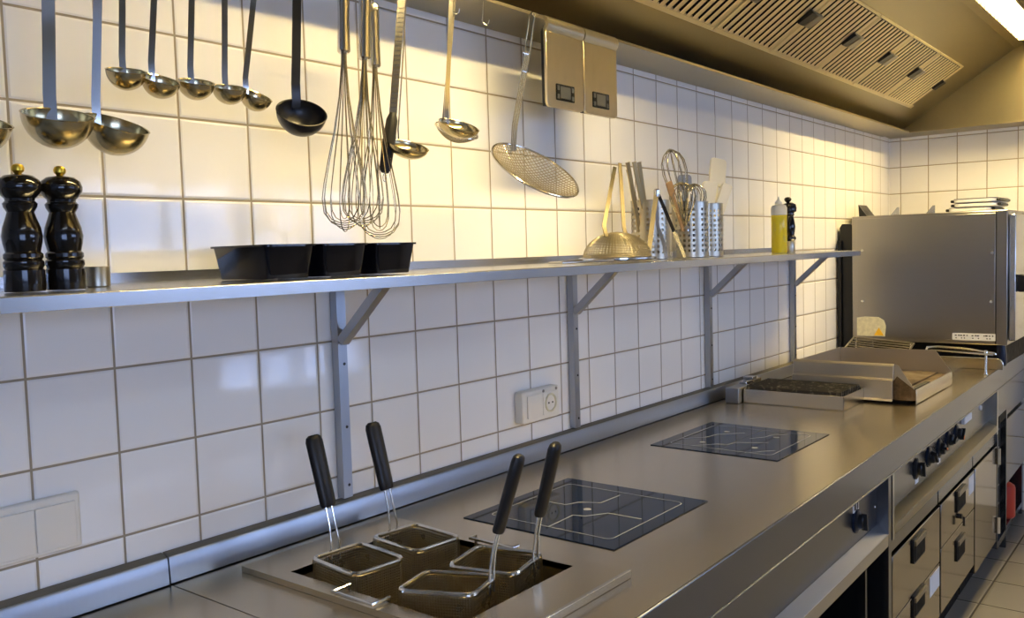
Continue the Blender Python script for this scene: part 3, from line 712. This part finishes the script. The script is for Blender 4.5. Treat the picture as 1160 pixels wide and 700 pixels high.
obj('pin_hole', M().lathe([(.003,0),(.003,.0008)], 10).xf(Matrix.Translation((.048,-.0336,0)) @ Matrix.Rotation(PI/2,4,'X')), M_gap, so)
for x in (.008, .070): obj('screw', M().lathe([(.0045,0),(.004,.002)], 10).xf(Matrix.Translation((x,-.031,.037)) @ Matrix.Rotation(PI/2,4,'X')), M_dkst, sk_)
sw = thing('wall_switch', 'cream double switch plate low on the tiles at the left edge', 'switch', (-.022,-.001,1.062))
obj('casing', M().prism(rrect(-.098,.094,-.048,.048,.005), -.010, 0, 'y'), M_cream, sw, bevel=.004)
for xa, xb in ((-.082,.016), (.018,.084)): obj('rocker', M().prism(rrect(xa,xb,-.040,.034,.002), -.0135, -.010, 'y'), M_cream, sw, bevel=.001)

# ------------------------------------------------------------------ utensils hanging from the hood gutter
YH = -.171
def hook_pts(x, y=YH, z=2.1015):
    return [(x,y,z-.010),(x,y,z+.002),(x,y+.003,z+.005),(x,y+.009,z+.005),(x,y+.013,z+.001),(x,y+.0135,z-.012)]
def ladle(A, top, r, az, droop, label, mt=M_worn, hmat=M_ut, w=.013, depth=1.0, wires=False, neck=.02, cat='ladle', t_h=.0022, hook=True, name='ladle', bend=0):
    ax, az_ = A[0], A[1]; ay = A[2] if len(A) > 2 else YH-.002
    t = thing(name, label, cat, (ax, ay, az_), 0, 'ladles hanging from the hood')
    d = Vector((math.cos(math.radians(az)), math.sin(math.radians(az)), 0))
    ca, sa = math.cos(math.radians(droop)), math.sin(math.radians(droop))
    ex = d*ca - Vector((0,0,sa)); ez = d*sa + Vector((0,0,ca)); ey = ez.cross(ex)
    c = ex*r
    R3 = Matrix((ex, ey, ez)).transposed().to_4x4(); T = Matrix.Translation(c) @ R3
    n = 10; pf = []
    for k in range(n+1):
        a = PI/2*k/n; pf.append((max(.0004, r*math.sin(a)), -r*depth*math.cos(a)))
    th = .0016
    pf += [(r+.0012, .0006), (r-.0004, .0012)]
    for k in range(n, -1, -1):
        a = PI/2*k/n; pf.append((max(.0003, (r-th)*math.sin(a)), -(r*depth-th)*math.cos(a)))
    obj('bowl', M().lathe(pf, 36).xf(T), mt, t)
    zt = 2.0925-az_; tx = top-ax
    yT = YH - ay
    if wires:
        h = M()
        for s in (-.005, .005):
            h.tube([(s,-.0005,-.004),(s*.9,.0,.02),(tx*.5+s*.8,yT*.5,zt*.5),(tx+s*.6,yT,zt)] + ([(p[0]-ax+s*.6, p[1]-ay, p[2]-az_) for p in hook_pts(top)] if hook else []), .0017, 6)
    else:
        pts = [tuple(ex*.006 - ez*.016), tuple(-ex*.0003+ez*.001), (bend*.3,0,neck), (tx*.25+bend*.5,yT*.25,zt*.25+.01), (tx*.6,yT*.6,zt*.6), (tx,yT,zt)] + ([(p[0]-ax, p[1]-ay, p[2]-az_) for p in hook_pts(top)] if hook else [])
        sd = (math.sin(math.radians(az))*-1, math.cos(math.radians(az)), 0)
        if abs(sd[0]) < .6: sd = (.8,-.6,0)
        h = M().strip(pts, w, t_h, (.86,-.5,0), None)
    obj('handle', h, hmat, t)
    return t
ladle((-.150,1.712), -.125, .050, 285, 20, 'large steel ladle cut by the left edge, its bowl half out of view', w=.016)
ladle((-.013,1.727), .004, .049, 257, 19, 'large steel ladle hanging straight above the left pepper mill', w=.018)
ladle((.068,1.730,-.150), .084, .049, 281, 24, 'large steel ladle tilted right, above the tin and mills', w=.013)
G = [((.103,1.803),.120,.030,251,19,'small steel ladle first of five, directly right of the big tilted ladle'),
     ((.152,1.800),.180,.030,269,26,'small steel ladle second of five in the left group, handle slanting'),
     ((.222,1.802),.244,.030,254,20,'small steel ladle in the middle of the five small ones'),
     ((.288,1.800),.304,.029,250,19,'small steel ladle fourth of five, brighter bowl, handle upright'),
     ((.330,1.798),.378,.028,281,30,'small steel ladle last of five, nearest the black ladle')]
for a, tp_, r, az, dr_, lb_ in G: ladle(a, tp_, r, az, dr_, lb_, w=.010)
ladle((.440,1.792), .460, .046, 246, 40, 'black plastic ladle between the small ladles and the whisks', mt=M_blk, hmat=M_blk, w=.016, t_h=.006, depth=.95, neck=.03)
ladle((.698,1.738), .746, .043, 262, 24, 'small steel ladle with a wire handle, right of the grater and whisks', wires=True, depth=.62, name='wire_handled_ladle')
L5 = ladle((.850,1.796,-.178), .888, .046, 262, 26, 'shallow steel ladle hanging on a hook, in front of the mesh skimmer spoon', w=.010, depth=.6, hook=False)
# wire skimmer spoon nested behind it
sp_ = thing('mesh_spoon', 'small mesh skimmer spoon nested just under the hooked ladle', 'skimmer', (.868,-.152,1.793), 0)
d = Vector((math.cos(math.radians(262)), math.sin(math.radians(262)), 0)); sa, ca = math.sin(.5), math.cos(.5)
ex = d*ca - Vector((0,0,sa)); ez = d*sa + Vector((0,0,ca)); ey = ez.cross(ex)
T = Matrix.Translation(ex*.05) @ Matrix((ex, ey, ez)).transposed().to_4x4()
def dish(r, dep, n, wr):
    m = M()
    for k in range(1, n):
        a = -1+2*k/n; h = math.sqrt(1-a*a)
        for ax in (0, 1):
            pts = []
            for j in range(9):
                b = (-1+2*j/8)*h; q = a*a+b*b
                pts.append((a*r, b*r, -dep*(1-q)) if ax else (b*r, a*r, -dep*(1-q)))
            m.sweep(pts, [(-wr,-wr),(wr,-wr),(wr,wr),(-wr,wr)])
    return m
obj('mesh_bowl', dish(.05,.026,16,.0006).xf(T), M_sieve, sp_, smooth=False)
obj('rim', M().tube([tuple(T @ Vector((.05*math.cos(2*PI*k/32), .05*math.sin(2*PI*k/32), 0))) for k in range(32)], .0018, 6, True), M_wire, sp_)
obj('handle', M().strip([(0,0,0),(.004,-.001,.03),(.036,-.012,.285)], .009, .002, (.86,-.5,0)), M_ut, sp_)
def s_hook(x, z0, label, y=YH-.001, low=.062):
    m = M().tube([(x+p[0]-x, p[1], p[2]) for p in reversed(hook_pts(x, y))] + [(x-.004,y,z0+low*.45),(x-.007,y,z0+.012),(x-.006,y-.004,z0+.003),(x-.002,y-.008,z0),(x+.002,y-.011,z0+.004),(x+.003,y-.012,z0+.013)], .0017, 6)
    m.xf(Matrix.Translation((-x,-y,-2.1))); o = obj('wire_hook', m, M_wire, None, loc=(x,y,2.1)); tag(o, label, 'hook', 'wire hooks on the hood edge')
s_hook(.894, 2.034, 'wire hook holding the shallow ladle left of the skimmer')
s_hook(.998, 2.028, 'empty wire hook on the hood edge, left of the long skimmer')

def whisk(top, bot, length_h, wid, label, y, n=7, turn=0.2, rh=.0125, hook=True):
    # top/bot: (x, z); the cage hangs below the handle
    T0 = Vector((top[0], y, top[1])); B0 = Vector((bot[0], bot[2] if len(bot) > 2 else y, bot[1])); ax = (B0-T0).normalized()
    t = thing('whisk', label, 'whisk', T0, 0, 'whisks hanging from the hood')
    ux = ax.orthogonal().normalized(); uy = ax.cross(ux)
    H = ax*length_h
    hs = [(0,.80),(.006,1),(.02,1),(length_h*.5,.92),(length_h-.02,1.02),(length_h-.004,1.04),(length_h,.8)]
    obj('handle', M().tube([ax*s_ for s_, k in hs], rh, 16, False, [k for s_, k in hs]), M_ut, t)
    L = (B0-T0).length - length_h
    for k in range(n):
        a = turn + PI*k/n; dd = ux*math.cos(a) + uy*math.sin(a)
        pts = []
        sh_ = [(0,.10),(.06,.11),(.25,.22),(.45,.45),(.62,.72),(.76,.92),(.85,1),(.93,.92),(.975,.66),(.995,.3),(1,0)]
        for s_, q in sh_: pts.append(H + ax*(L*s_*(1-.012*k)) + dd*(wid/2*q))
        for s_, q in reversed(sh_[:-1]): pts.append(H + ax*(L*s_*(1-.012*k)) - dd*(wid/2*q))
        obj('wire_loop', M().tube(pts, .0011, 6), M_wbr, t)
    if hook:
        obj('hanging_loop', M().tube([(0,0,-.004),(0,0,.012)] + [(p[0]-T0.x, p[1]-T0.y, p[2]-T0.z) for p in [(T0.x, T0.y, 2.085)]+hook_pts(T0.x, YH)], .0015, 6), M_wire, t)
    return t
whisk((.563,2.030), (.541,1.543), .135, .088, 'long steel whisk nearest the black ladle', -.178, turn=.15)
whisk((.613,2.030), (.580,1.552), .142, .084, 'long steel whisk hanging in the middle of the three whisks', -.186, turn=.5)
whisk((.645,2.010), (.640,1.528), .130, .088, 'long steel whisk nearest the grater and wire-handled ladle', -.172, turn=.85)
g_ = thing('grater', 'narrow steel grater with black handle hanging upside down by the whisks', 'grater', (.70,-.185,1.80))
def gp_(x, z, y=-.185): return (x-.70, y+.185, z-1.80)
obj('blade', M().strip([gp_(.677,1.787), gp_(.690,1.87), gp_(.704,1.96), gp_(.716,2.035)], .016, .002, (.8,-.6,0)), M_ut, g_)
tt = M()
for i in range(22):
    for j in (-1, 0, 1):
        f = i/21; x, z = .680+.033*f, 1.80+.21*f
        c = Vector(gp_(x, z)) + Vector((.8,-.6,0))*(.0045*j) + Vector((-.6,-.8,0))*.0016
        tt.add([c+Vector((-.0022,.001,-.001)), c+Vector((.0022,-.001,-.001)), c+Vector((0,-.002,.0035))], [(0,1,2)])
obj('teeth', tt, M_dkst, g_, smooth=False)
obj('handle', M().sweep([gp_(.678,1.79), gp_(.674,1.775), gp_(.660,1.72), gp_(.649,1.672), gp_(.647,1.664)], [(.012*math.cos(a), .007*math.sin(a)) for a in [2*PI*k/12 for k in range(12)]], False, (.8,-.6,0), [.6,1,1.15,1,.6]), M_grip, g_)
obj('hanging_loop', M().tube([tuple(Vector(gp_(.716,2.03))), gp_(.717,2.075,-.178)] + [(p[0]-.70, p[1]+.185, p[2]-1.80) for p in hook_pts(.718, YH)], .0015, 6), M_wire, g_)
obj('end_loop', M().tube([gp_(.647+.005*math.cos(a), 1.654+.008*math.sin(a)) for a in [2*PI*k/12 for k in range(12)]], .0012, 6, True), M_wire, g_)

# big flat skimmer
skm = thing('skimmer', 'large round wire-mesh skimmer with a long handle, left of the scales', 'skimmer', (1.09,-.172,1.744))
d = Vector((math.cos(math.radians(266)), math.sin(math.radians(266)), 0)); dr_ = math.radians(38); sa, ca = math.sin(dr_), math.cos(dr_)
ex = d*ca - Vector((0,0,sa)); ez = d*sa + Vector((0,0,ca)); ey = ez.cross(ex)
Rk = .116; T = Matrix.Translation(ex*Rk*.80 + Vector((0,0,.002))) @ Matrix((ex, ey, ez)).transposed().to_4x4()
obj('mesh_dish', dish(Rk,.030,26,.0008).xf(T), M_sieve, skm, smooth=False)
obj('rim', M().tube([tuple(T @ Vector((Rk*math.cos(2*PI*k/48), Rk*math.sin(2*PI*k/48), 0))) for k in range(48)], .0028, 8, True), M_wire, skm)
obj('support_wire', M().tube([tuple(T @ Vector((x*Rk, .012*(1 if x < .3 else .3), -.030*(1-x*x)-.003))) for x in (-.98,-.7,-.4,-.1,.2,.4)], .002, 6).tube([tuple(T @ Vector((x*Rk, -.012*(1 if x < .3 else .3), -.030*(1-x*x)-.003))) for x in (-.98,-.7,-.4,-.1,.2,.4)], .002, 6), M_wire, skm)
def sp2(x, z): return (x-1.09, 0, z-1.752)
hm = M()
for s in (-.009,-.003,.003,.009):
    hm.tube([(s*.9,-.002,-.004), (.012+s,0,.06), (1.150-1.09+s,0,.21), (1.165-1.09+s,0,.25)], .0018, 6)
hm.tube([(1.163-1.09-.010,0,.245),(1.163-1.09-.010,0,.25),(1.188-1.09-.010,.001,.343),(1.188-1.09,.001,.352),(1.188-1.09+.010,.001,.343),(1.163-1.09+.010,0,.25)], .002, 6)
for f in (.2, .245): hm.tube([(.052+f*.05-.012,0,f),(.052+f*.05+.012,0,f)], .0022, 6)
obj('handle', hm, M_wire, skm)
# kitchen scales hung side by side
def scale_(x0, x1, label, tilt=0):
    t = thing('kitchen_scale', label, 'kitchen scale', ((x0+x1)/2,-.190,1.86), 0, 'kitchen scales hung from the hood')
    w2 = (x1-x0)/2
    a = rrect(-w2,w2,0,.195,.012); a = [p for p in a if p[1] < .17] ; 
    body = [(w2,.19),(-w2,.19)] + [p for p in rrect(-w2,w2,0,.19,.014) if p[1] < .1]
    obj('plate', M().prism(body, -.008, 0, 'y'), M_scale, t, bevel=.001)
    obj('curved_top', M().prism([(-.008,.19),(-.014,.198),(-.017,.209),(-.014,.220),(-.004,.228),(.012,.231),(.022,.228),(.020,.226),(.010,.226),(.0,.222),(-.006,.214),(-.008,.206),(-.002,.196),(0,.19)], -w2, w2, 'x'), M_scale, t)
    obj('backing', M().prism([(.0005,.002),(.010,.002),(.010,.19),(.0005,.205)], -w2+.001, w2-.001, 'x'), M_blk, t, bevel=.002)
    dp = obj('display', M().prism(rrect(-.045,.038,.020,.062,.003), -.0095, -.008, 'y'), M_bez, t)
    obj('screen', M().prism(rrect(-.026,.019,.026,.057,.002), -.0103, -.0095, 'y'), M_lcd, dp)
    for x in (-.036, .029):
        for z in (.030, .052): obj('button', M().prism(rrect(x-.005,x+.005,z-.006,z+.006,.002), -.0105, -.0095, 'y'), M_lcd, dp)
    return t
scale_(1.205, 1.371, 'steel kitchen scale with a dark display, left one of the hanging pair')
scale_(1.374, 1.540, 'steel kitchen scale with a dark display, right one, farther from the skimmer')

# everything hung from the gutter lip sits against it
for o in list(COL.objects):
    if o.parent is None and o.get('category') in ('ladle','whisk','grater','skimmer','kitchen scale','hook'):
        o.location.x += .0071 + .011*o.location.x; o.location.y += .015; o.location.z += .002

# ------------------------------------------------------------------ things standing on the shelf
ZS = 1.4592
def mill(x, y, label):
    t = thing('pepper_mill', label, 'pepper mill', (x,y,ZS), 0, 'black pepper mills at the left of the shelf')
    obj('body', M().lathe([(.0260,0),(.0265,.002),(.0265,.030),(.0240,.032),(.0262,.036),(.0262,.042),(.0236,.045),(.0258,.048),(.0255,.053),(.0225,.056),(.0252,.068),(.0264,.078),(.0245,.090),(.0195,.105),(.0175,.112),(.0215,.119),(.0225,.124),(.0200,.127)], 32), M_mill, t)
    obj('head', M().lathe([(.0190,.1275),(.0195,.131),(.0235,.135),(.0285,.143),(.0292,.149),(.0265,.157),(.0190,.163),(.0080,.165)], 32), M_mill, t)
    obj('knob', M().lathe([(.004,.165),(.0050,.167),(.0080,.170),(.0086,.174),(.0070,.178),(.003,.180)], 20), M_brass, t)
mill(-.078, -.205, 'black turned wooden pepper mill with brass knob, at the far left of the shelf')
mill(-.020, -.205, 'black turned wooden pepper mill with brass knob, next to the steel tin')
tn = thing('tin', 'small open steel tin beside the pepper mills', 'tin', (.062,-.135,ZS))
obj('body', M().lathe([(.0175,0),(.019,.0015),(.019,.031),(.0195,.032),(.0178,.032),(.0178,.002)], 28, cap=True), M_cup, tn)
def gn(x, label):
    t = thing('black_container', label, 'container', (x,-.203,ZS+.0015), 0, 'black containers in a row on the shelf')
    o = rrect(-.044,.044,-.070,.070,.008, 3); tp2 = rrect(-.052,.052,-.080,.080,.010, 3); n = len(o)
    oi = rrect(-.0425,.0425,-.0685,.0685,.008, 3); ti = rrect(-.0505,.0505,-.0785,.0785,.010, 3)
    m = M(); v = [(p[0],p[1],0) for p in o] + [(p[0],p[1],.056) for p in tp2] + [(p[0],p[1],.056) for p in ti] + [(p[0],p[1],.0018) for p in oi]
    f = [tuple(range(n))[::-1], tuple(range(3*n,4*n))]
    for a in range(3): f += [(a*n+i, a*n+(i+1) % n, (a+1)*n+(i+1) % n, (a+1)*n+i) for i in range(n)]
    m.add(v, f); obj('tub', m, M_tray, t)
    obj('rim', M().sweep([(p[0]*1.03,p[1]*1.02,.057) for p in tp2], [(-.0018,-.0032),(.0018,-.0032),(.0018,.0032),(-.0018,.0032)], True, (0,0,1)), M_tray, t)
gn(.329, 'glossy black plastic container, left one of three on the shelf')
gn(.452, 'glossy black plastic container, middle one of three on the shelf')
gn(.579, 'glossy black plastic container, right one of three, under the whisks')

# perforated steel canisters
def canister(x, y, label, rot=0):
    t = thing('perforated_canister', label, 'utensil holder', (x,y,ZS+.001), rot, 'perforated steel canisters on the shelf')
    r, H, n, rows = .0595, .180, 96, 43
    v = []; f = []
    for j in range(rows+1):
        for k in range(n):
            a = 2*PI*k/n; v.append((r*math.cos(a), r*math.sin(a), H*j/rows))
    for j in range(rows):
        for k in range(n):
            kk = k % 24
            hole = 4 <= j < 40 and j % 4 in (0, 1) and kk < 20 and kk % 4 in (2, 3)
            if not hole: f.append((j*n+k, j*n+(k+1) % n, (j+1)*n+(k+1) % n, (j+1)*n+k))
    m = M().add(v, f)
    o = obj('wall', m, M_cup, t)
    obj('base', M().lathe([(r-.002,0),(r-.002,.002)], 48), M_cup, t)
    obj('rim', M().tube([(r*math.cos(2*PI*k/48), r*math.sin(2*PI*k/48), H) for k in range(48)], .0016, 6, True), M_cup, t)
    return t
CB, CC, CD = (1.830,-.13), (2.058,-.15), (2.243,-.115)
canister(*CB, 'perforated steel canister holding turners, left one behind the sieve', .2)
canister(*CC, 'perforated steel canister holding the balloon whisks, middle one', 1.0)
canister(*CD, 'perforated steel canister holding white spatulas, right one', .55)
def stick(name, label, cat, base, top, hw, ht, mt, blade=None, bm=None, group=None):
    # a flat-handled tool standing in a canister; base/top are world points
    b, tpv = Vector(base), Vector(top)
    t = thing(name, label, cat, b, 0, group)
    ax = tpv-b; side = Vector((.83,-.55,0))
    if hw: obj('handle', M().strip([Vector((0,0,0)), ax*.5, ax], hw, ht, side), mt, t, bevel=ht*.2)
    if blade:
        wd, ln_, th = blade; u = ax.normalized(); s2 = (side - u*side.dot(u)).normalized(); nn = u.cross(s2)
        rr = rrect(-wd/2, wd/2, 0, ln_, wd*.22, 4)
        m = M(); n = len(rr); v = [ax - u*.012 + s2*p[0] + u*p[1] + nn*th/2 for p in rr] + [ax - u*.012 + s2*p[0] + u*p[1] - nn*th/2 for p in rr]
        m.add(v, [tuple(range(n)), tuple(range(n, 2*n))[::-1]] + [(i, n+i, n+(i+1) % n, (i+1) % n) for i in range(n)])
        obj('blade', m, bm, t, bevel=th*.2)
    return t
zb_ = ZS+.006
stick('turner', 'flat steel turner handle leaning left, nearest the sieve handles', 'turner', (1.806,-.118,zb_), (1.701,-.130,1.752), .013, .006, M_turn, group='flat steel turners in the left canister')
stick('turner', 'flat steel turner handle leaning left, second from the sieve handles', 'turner', (1.824,-.140,zb_), (1.731,-.134,1.756), .013, .006, M_turn, group='flat steel turners in the left canister')
stick('knife', 'black flat-handled tool between the steel turners', 'kitchen tool', (1.835,-.115,zb_), (1.745,-.105,1.735), .012, .007, M_blk)
stick('turner', 'flat steel turner handle leaning left, closest to the balloon whisk', 'turner', (1.852,-.122,zb_), (1.768,-.130,1.757), .013, .006, M_turn, group='flat steel turners in the left canister')
stick('spatula', 'large ivory spatula, tallest in the right canister', 'spatula', (2.255,-.130,zb_), (2.325,-.120,1.715), .014, .008, M_spat, (.064,.105,.010), M_spat, 'ivory spatulas in the right canister')
stick('spatula', 'broad ivory spatula at the left of the right canister', 'spatula', (2.245,-.095,zb_), (2.232,-.125,1.622), .014, .008, M_spat, (.056,.110,.010), M_spat, 'ivory spatulas in the right canister')
stick('spatula', 'slim ivory spatula in front in the right canister', 'spatula', (2.265,-.100,zb_), (2.298,-.140,1.618), .014, .008, M_spat, (.042,.110,.010), M_spat, 'ivory spatulas in the right canister')
stick('spoon', 'worn wooden spoon leaning left in the middle canister', 'spoon', (2.050,-.155,zb_), (1.935,-.150,1.670), .012, .007, M_wood, (.022,.048,.008), M_wood)
stick('turner', 'square dark steel turner behind the whisks in the middle canister', 'turner', (2.080,-.130,zb_), (2.092,-.116,1.690), .014, .004, M_dkst, (.052,.058,.003), M_dkst)
def cup_whisk(base, top, wid, hl, label, turn, n=6):
    B, T_ = Vector(base), Vector(top); ax = (T_-B).normalized(); t = thing('whisk', label, 'whisk', B, 0, 'whisks in the middle canister')
    ux = ax.orthogonal().normalized(); uy = ax.cross(ux); L = (T_-B).length - hl
    obj('handle', M().tube([ax*s_ for s_ in (0,.004,hl-.004,hl)], .009, 12, False, [.8,1,1,.8]), M_ut, t)
    for k in range(n):
        a = turn + PI*k/n; dd = ux*math.cos(a)+uy*math.sin(a)
        sh_ = [(0,.16),(.15,.26),(.35,.55),(.55,.85),(.70,1),(.84,.95),(.94,.68),(.99,.3),(1,0)]
        pts = [ax*(hl+L*s_*(1-.01*k)) + dd*(wid/2*q) for s_, q in sh_] + [ax*(hl+L*s_*(1-.01*k)) - dd*(wid/2*q) for s_, q in reversed(sh_[:-1])]
        obj('wire_loop', M().tube(pts, .0014, 6), M_wbr, t)
cup_whisk((2.045,-.165,zb_), (1.943,-.142,1.808), .078, .11, 'tall balloon whisk standing in the middle canister', .3)
cup_whisk((2.040,-.145,zb_), (1.962,-.172,1.703), .085, .09, 'short balloon whisk in the middle canister, beside the wooden spoon', .1, 8)
cup_whisk((2.075,-.150,zb_), (2.050,-.172,1.700), .080, .09, 'short balloon whisk in the middle canister, nearest the white spatulas', .6, 8)

# sieve resting dome up on the shelf with its strap handles leaning on the wall
sv = thing('sieve', 'fine mesh sieve lying dome up on the shelf, before the left canister', 'sieve', (1.525,-.195,ZS))
m = M(); rS = .096; hS = .072
for k in range(30):
    a = 2*PI*k/60
    for s in (1,):
        pts = []
        for j in range(-10, 11):
            q = j/10; pts.append((rS*math.cos(a)*math.sin(q*PI/2), rS*math.sin(a)*math.sin(q*PI/2), .010 + hS*math.cos(q*PI/2)))
        m.sweep(pts, [(-.0007,-.0007),(.0007,-.0007),(.0007,.0007),(-.0007,.0007)])
for j in range(1, 26):
    q = j/26*PI/2; rr_ = rS*math.sin(q); z = .010 + hS*math.cos(q)
    m.tube([(rr_*math.cos(2*PI*k/36), rr_*math.sin(2*PI*k/36), z) for k in range(36)], .0010, 4, True)
dm = obj('mesh_dome', m, M_sieve, sv, smooth=False)
obj('rim', M().lathe([(.104,.003),(.110,.006),(.110,.010),(.104,.013),(.094,.012),(.093,.008)], 48, cap=False), M_wire, sv)
obj('wire_rest', M().tube([(-.30+.205*0+.0,.02,.004),(-.12,.06,.006),(-.09,.05,.006),(-.09,-.05,.006),(-.12,-.06,.006),(-.30,-.02,.004)], .003, 6, True), M_wire, sv)
obj('strap', M().strip([(-.055,0,.070),(-.050,.010,.10),(.135,.085,.278)], .011, .004, (.83,-.55,0)), M_strap, sv)
obj('strap', M().strip([(.052,0,.070),(.056,.010,.095),(.172,.090,.292)], .011, .004, (.83,-.55,0)), M_strap, sv)
# tongs standing apex up in front of the canisters
tg = thing('tongs', 'steel tongs standing spread on the shelf, before the perforated canisters', 'tongs', (1.80,-.225,ZS))
obj('apex', M().lathe([(.008,.184),(.009,.192),(.009,.204),(.006,.208)], 14, (-.095,0,0)), M_ut, tg)
obj('arm', M().strip([(-.097,0,.200),(-.135,-.004,.10),(-.168,-.008,.014),(-.172,-.010,.003)], .014, .003, (.7,-.7,0)), M_ut, tg)
obj('arm', M().strip([(-.091,0,.197),(-.045,-.006,.13),(-.014,-.010,.083)], .010, .004, (.7,-.7,0)), M_blk, tg)
obj('arm_tip', M().strip([(-.014,-.010,.083),(.025,-.012,.035),(.049,-.012,.004)], .010, .003, (.7,-.7,0)), M_ut, tg)
obj('inner_arm', M().strip([(-.093,.004,.195),(-.085,.006,.10),(-.06,.0,.05),(-.05,-.004,.004)], .010, .003, (.7,-.7,0)), M_dkst, tg)
# oil bottle and small mill
ob = thing('oil_bottle', 'clear squeeze bottle of yellow oil near the far end of the shelf', 'bottle', (2.806,-.155,ZS-.001))
obj('oil', M().lathe([(.0285,.001),(.0305,.004),(.0305,.148),(.0300,.150)], 32), M_oil, ob)
obj('upper_body', M().lathe([(.0308,.1505),(.0308,.178),(.026,.188),(.012,.192)], 32), M_clear, ob)
obj('cap', M().lathe([(.016,.1925),(.016,.200),(.006,.212),(.004,.222)], 20), M_clear, ob)
ml = thing('pepper_mill', 'slim black pepper mill with a clear base, right of the oil bottle', 'pepper mill', (2.925,-.150,ZS-.001))
obj('base', M().lathe([(.021,0),(.022,.002),(.022,.040),(.019,.046)], 28), M_cup, ml)
obj('body', M().lathe([(.019,.0465),(.026,.055),(.026,.062),(.019,.070),(.0215,.085),(.024,.105),(.020,.130),(.0165,.148),(.0215,.155)], 28), M_tray, ml)
obj('head', M().lathe([(.019,.1555),(.019,.161),(.028,.166),(.0295,.180),(.026,.195),(.012,.203)], 28), M_tray, ml)
obj('knob', M().lathe([(.006,.203),(.012,.208),(.015,.216),(.010,.223),(.003,.225)], 18).xf(Matrix.Translation((-.014,0,0))), M_tray, ml)

# ------------------------------------------------------------------ lights, world, camera
w = bpy.data.worlds.new('World'); S.world = w; w.use_nodes = True
bgn = w.node_tree.nodes['Background']; bgn.inputs['Color'].default_value = (.55,.70,1,1); bgn.inputs['Strength'].default_value = .3
def area(name, loc, rot, sx, sy, power, col):
    l = bpy.data.lights.new(name, 'AREA'); l.shape = 'RECTANGLE'; l.size = sx; l.size_y = sy; l.energy = power; l.color = col
    o = bpy.data.objects.new(name, l); COL.objects.link(o); o.location = loc; o.rotation_euler = rot
    return o
# two unseen fill lights added under the ceiling to brighten the lower wall
for k, (x, y) in enumerate(((-.6,-2.5), (2.2,-2.5))):
    area('ceiling_fill', (x,y,ZC-.05), (0,0,0), 1.2, .3, 9, (.80,.89,1.0))

C = Vector((-.6435,-1.5352,1.4953)); YAW, PIT, ROL, F = .672, -.0639, -.0295, 1014.49
cd = bpy.data.cameras.new('camera'); cam = bpy.data.objects.new('camera', cd); COL.objects.link(cam)
fw = Vector((math.cos(YAW)*math.cos(PIT), math.sin(YAW)*math.cos(PIT), math.sin(PIT)))
rt = Vector((math.sin(YAW), -math.cos(YAW), 0)); up = rt.cross(fw)
r2 = rt*math.cos(ROL) + up*math.sin(ROL); u2 = -rt*math.sin(ROL) + up*math.cos(ROL)
Rm = Matrix((r2, u2, -fw)).transposed().to_4x4(); cam.matrix_world = Matrix.Translation(C) @ Rm
cd.sensor_fit = 'HORIZONTAL'; cd.sensor_width = 36; cd.lens = F*36/1160; cd.clip_start = .02
S.camera = cam
vs = S.view_settings; vs.view_transform = 'Standard'; vs.look = 'None'; vs.gamma = 1; vs.exposure = 0
try: vs.use_curve_mapping = False
except Exception: pass
S.cycles.use_denoising = True; S.cycles.denoising_prefilter = 'ACCURATE'; S.cycles.denoising_input_passes = 'RGB_ALBEDO_NORMAL'
S.cycles.max_bounces = 10; S.cycles.glossy_bounces = 6; S.cycles.sample_clamp_indirect = 6
